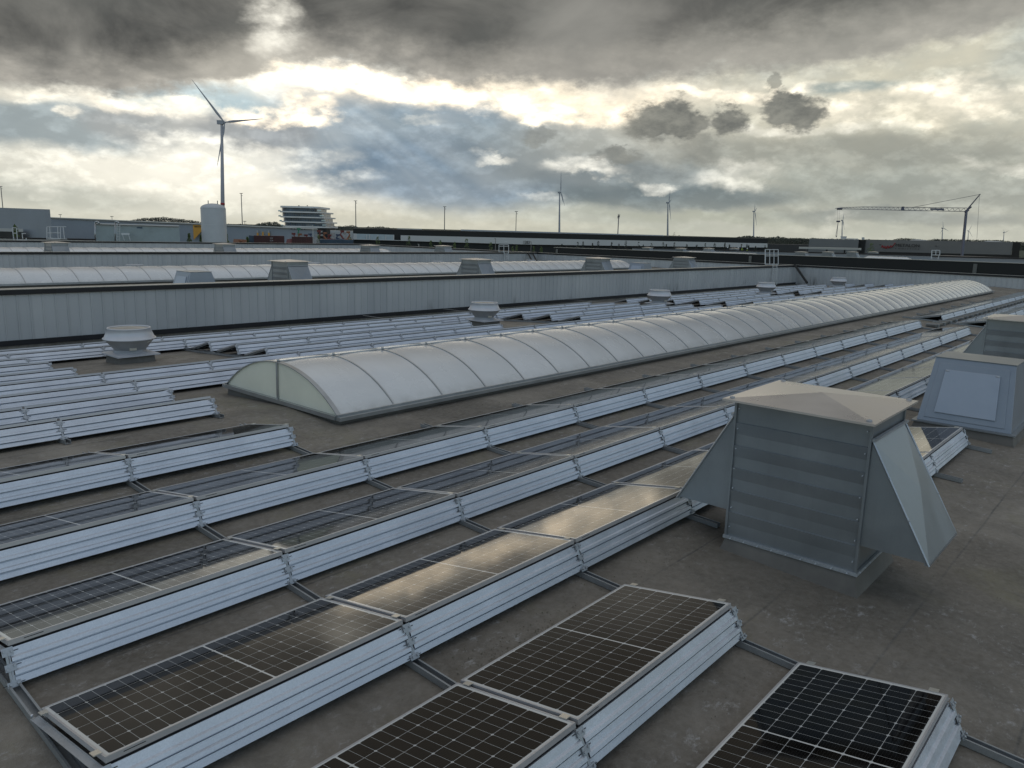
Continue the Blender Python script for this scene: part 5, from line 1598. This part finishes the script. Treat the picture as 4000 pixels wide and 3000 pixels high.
# faint rays fanning out below the gap in the deck
sa, se = azel(1090, 215)
ang = n.math('ARCTAN2', n.math('SUBTRACT', AZ, sa), n.math('SUBTRACT', se, EL))
rn = n.node('ShaderNodeTexNoise', noise_dimensions='1D'); n.link(ang, rn.inputs['W']); rn.inputs['Scale'].default_value = 7.; rn.inputs['Detail'].default_value = 2.
rmask = n.math('MULTIPLY', n.ramp(rn.outputs[0], .40, .70), n.math('MULTIPLY', blob(1700, 560, 800, 330, .8, .13, 0), n.smooth(EL, 9.5, 12., 1., 0.)))
col = n.mix(rmask, col, lin(226, 230, 226))
# light catches the upper sides of the billows
lv = n.node('ShaderNodeVectorMath', operation='SCALE'); n.link(col, lv.inputs[0]); n.link(n.math('MULTIPLY', n.ramp(relief, -.6, .6, .88, 1.12), n.ramp(pf, .15, .75, 1.07, .88)), lv.inputs['Scale'])
col = lv.outputs[0]
lay(n.math('MULTIPLY', blob(1780, 345, 800, 60, .8, .45, .5), n.ramp(tex, .30, .60, .4, 1.)), (1.0, .83, .60), 2.0)
# small dark tufts
for (x, y, rx, ry, a) in ((2555, 480, 100, 62, 1.), (2640, 455, 60, 62, 1.), (2700, 490, 70, 42, .95), (2835, 480, 62, 46, 1.), (3050, 420, 78, 50, 1.), (3130, 445, 70, 52, 1.), (3025, 310, 26, 26, .7), (2420, 610, 80, 26, .6), (2730, 590, 90, 50, .5),
                          (2100, 530, 56, 26, .5)):
    lay(blob(x, y, rx, ry, .34, a*.96, 'c', 1.2), n.mix(n.ramp(w3, -.15, .15), lin(98, 100, 97), lin(136, 136, 128)))
# the dark deck overhead, glowing where it thins
ED = edge([(-1600, 420), (-700, 380), (0, 345), (250, 368), (520, 380), (760, 352), (900, 352), (1000, 300), (1060, 275), (1120, 270), (1250, 265), (1350, 262), (1600, 290), (1760, 335), (1850, 362), (1950, 330), (2150, 335), (2400, 330), (2600, 305),
           (2720, 292), (2900, 275), (3100, 258), (3350, 235), (3600, 185), (3850, 130), (4000, 80), (4600, -60), (5600, -300)])
dd = n.math('SUBTRACT', Em, ED)
deck = n.smooth(dd, -.55, .75)
thick = n.smooth(dd, .2, 3.6)
dc = n.mix(n.ramp(n.noise(nv, 5.2, 6, .6, .8), .34, .66), lin(68, 69, 68), lin(120, 119, 114))
dc = n.mix(n.ramp(tex2, .45, .7, 0, .5), dc, lin(86, 88, 86))
dc = n.mix(thick, n.mix(n.ramp(tex, .35, .65), lin(138, 136, 130), lin(194, 189, 178)), dc)
# thin bright places in the deck
dc = n.mix(n.math('MULTIPLY', blob(1075, 90, 75, 150, .7, 1., 'c'), n.ramp(tex, .38, .56, .25, 1.)), dc, cream)
dc = n.mix(blob(1130, 290, 330, 75, .8, .55, .8), dc, lin(202, 197, 184))
dc = n.mix(blob(2300, 60, 200, 200, .8, .5, 1.), dc, lin(162, 160, 153))
dc = n.mix(blob(2600, 230, 700, 60, .8, .4, 1.), dc, lin(152, 149, 141))
dc = n.mix(blob(3700, 150, 700, 120, .8, .5, 1.), dc, lin(160, 159, 150))
lay(deck, dc)
# heaviest part of the deck, above the picture
lay(n.math('MULTIPLY', n.smooth(EL, 15., 19., 0., .8), n.smooth(EL, 25., 34., 1., 0.)), lin(66, 62, 56))
# paler cloud added overhead, out of view, to light the roof floor
lay(n.math('MULTIPLY', n.smooth(EL, 26., 50.), n.ramp(tex2, .3, .6, .55, 1.)), lin(176, 182, 188))
# haze belt at the horizon
lay(n.smooth(EL, 0., 2.6, .55, 0.), lin(186, 186, 172))
backc = n.mix(n.smooth(EL, 20., 70., 0., .7), n.mix(n.ramp(n.noise(nv, 3., 3, .5), .42, .62, 0, .5), back, lin(192, 194, 196)), lin(190, 191, 190))  # the added pale cloud continues overhead and behind the camera
n.link(col, bg.inputs['Color']); bg.inputs['Strength'].default_value = 1.0
bg2 = n.node('ShaderNodeBackground'); n.link(backc, bg2.inputs['Color']); bg2.inputs['Strength'].default_value = 1.0
ms = n.node('ShaderNodeMixShader'); n.link(front, ms.inputs[0]); n.link(bg2.outputs[0], ms.inputs[1]); n.link(bg.outputs[0], ms.inputs[2])
n.link(ms.outputs[0], out.inputs[0])

sl = bpy.data.lights.new('sun', 'SUN'); sl.energy = .15; sl.angle = R(70); sl.color = (1, .90, .74)
so = bpy.data.objects.new('sun', sl); COL.objects.link(so)
sdv = Vector((math.sin(R(SUN_AZ))*math.cos(R(SUN_EL)), math.cos(R(SUN_AZ))*math.cos(R(SUN_EL)), math.sin(R(SUN_EL))))
so.rotation_euler = sdv.to_track_quat('Z', 'Y').to_euler()

cam = bpy.data.cameras.new('camera'); co = bpy.data.objects.new('camera', cam); COL.objects.link(co)
cam.sensor_width = 36; cam.lens = FPX/4000*36; cam.shift_x = (2000-PPX)/4000; cam.shift_y = -(1500-PPY)/4000
cam.clip_start = .05; cam.clip_end = 20000
mw = Matrix(((CR.x, CU.x, -CF.x, CAM.x), (CR.y, CU.y, -CF.y, CAM.y), (CR.z, CU.z, -CF.z, CAM.z), (0, 0, 0, 1)))
co.matrix_world = mw
scene.camera = co
scene.view_settings.view_transform = 'Standard'; scene.view_settings.look = 'None'; scene.view_settings.gamma = 1; scene.view_settings.exposure = .18
scene.cycles.max_bounces = 4; scene.cycles.glossy_bounces = 2; scene.cycles.diffuse_bounces = 2; scene.cycles.transmission_bounces = 2
scene.cycles.caustics_reflective = False; scene.cycles.caustics_refractive = False
scene.world.cycles.sampling_method = 'MANUAL'; scene.world.cycles.sample_map_resolution = 256

# every empty sits at the base of its thing
for o in list(scene.objects):
    if o.type == 'EMPTY' and o.parent is None and o.location.length < 1e-6 and max(abs(a) for a in o.rotation_euler) < 1e-6:
        lo = Vector((1e9, 1e9, 1e9)); hi = -lo
        for c in o.children:
            if c.type != 'MESH': continue
            for v in c.data.vertices:
                for k in range(3):
                    lo[k] = min(lo[k], v.co[k]+c.location[k]); hi[k] = max(hi[k], v.co[k]+c.location[k])
        if lo.x > 1e8: continue
        b = Vector(((lo.x+hi.x)/2, (lo.y+hi.y)/2, lo.z))
        o.location = b
        for c in o.children: c.location = c.location - b
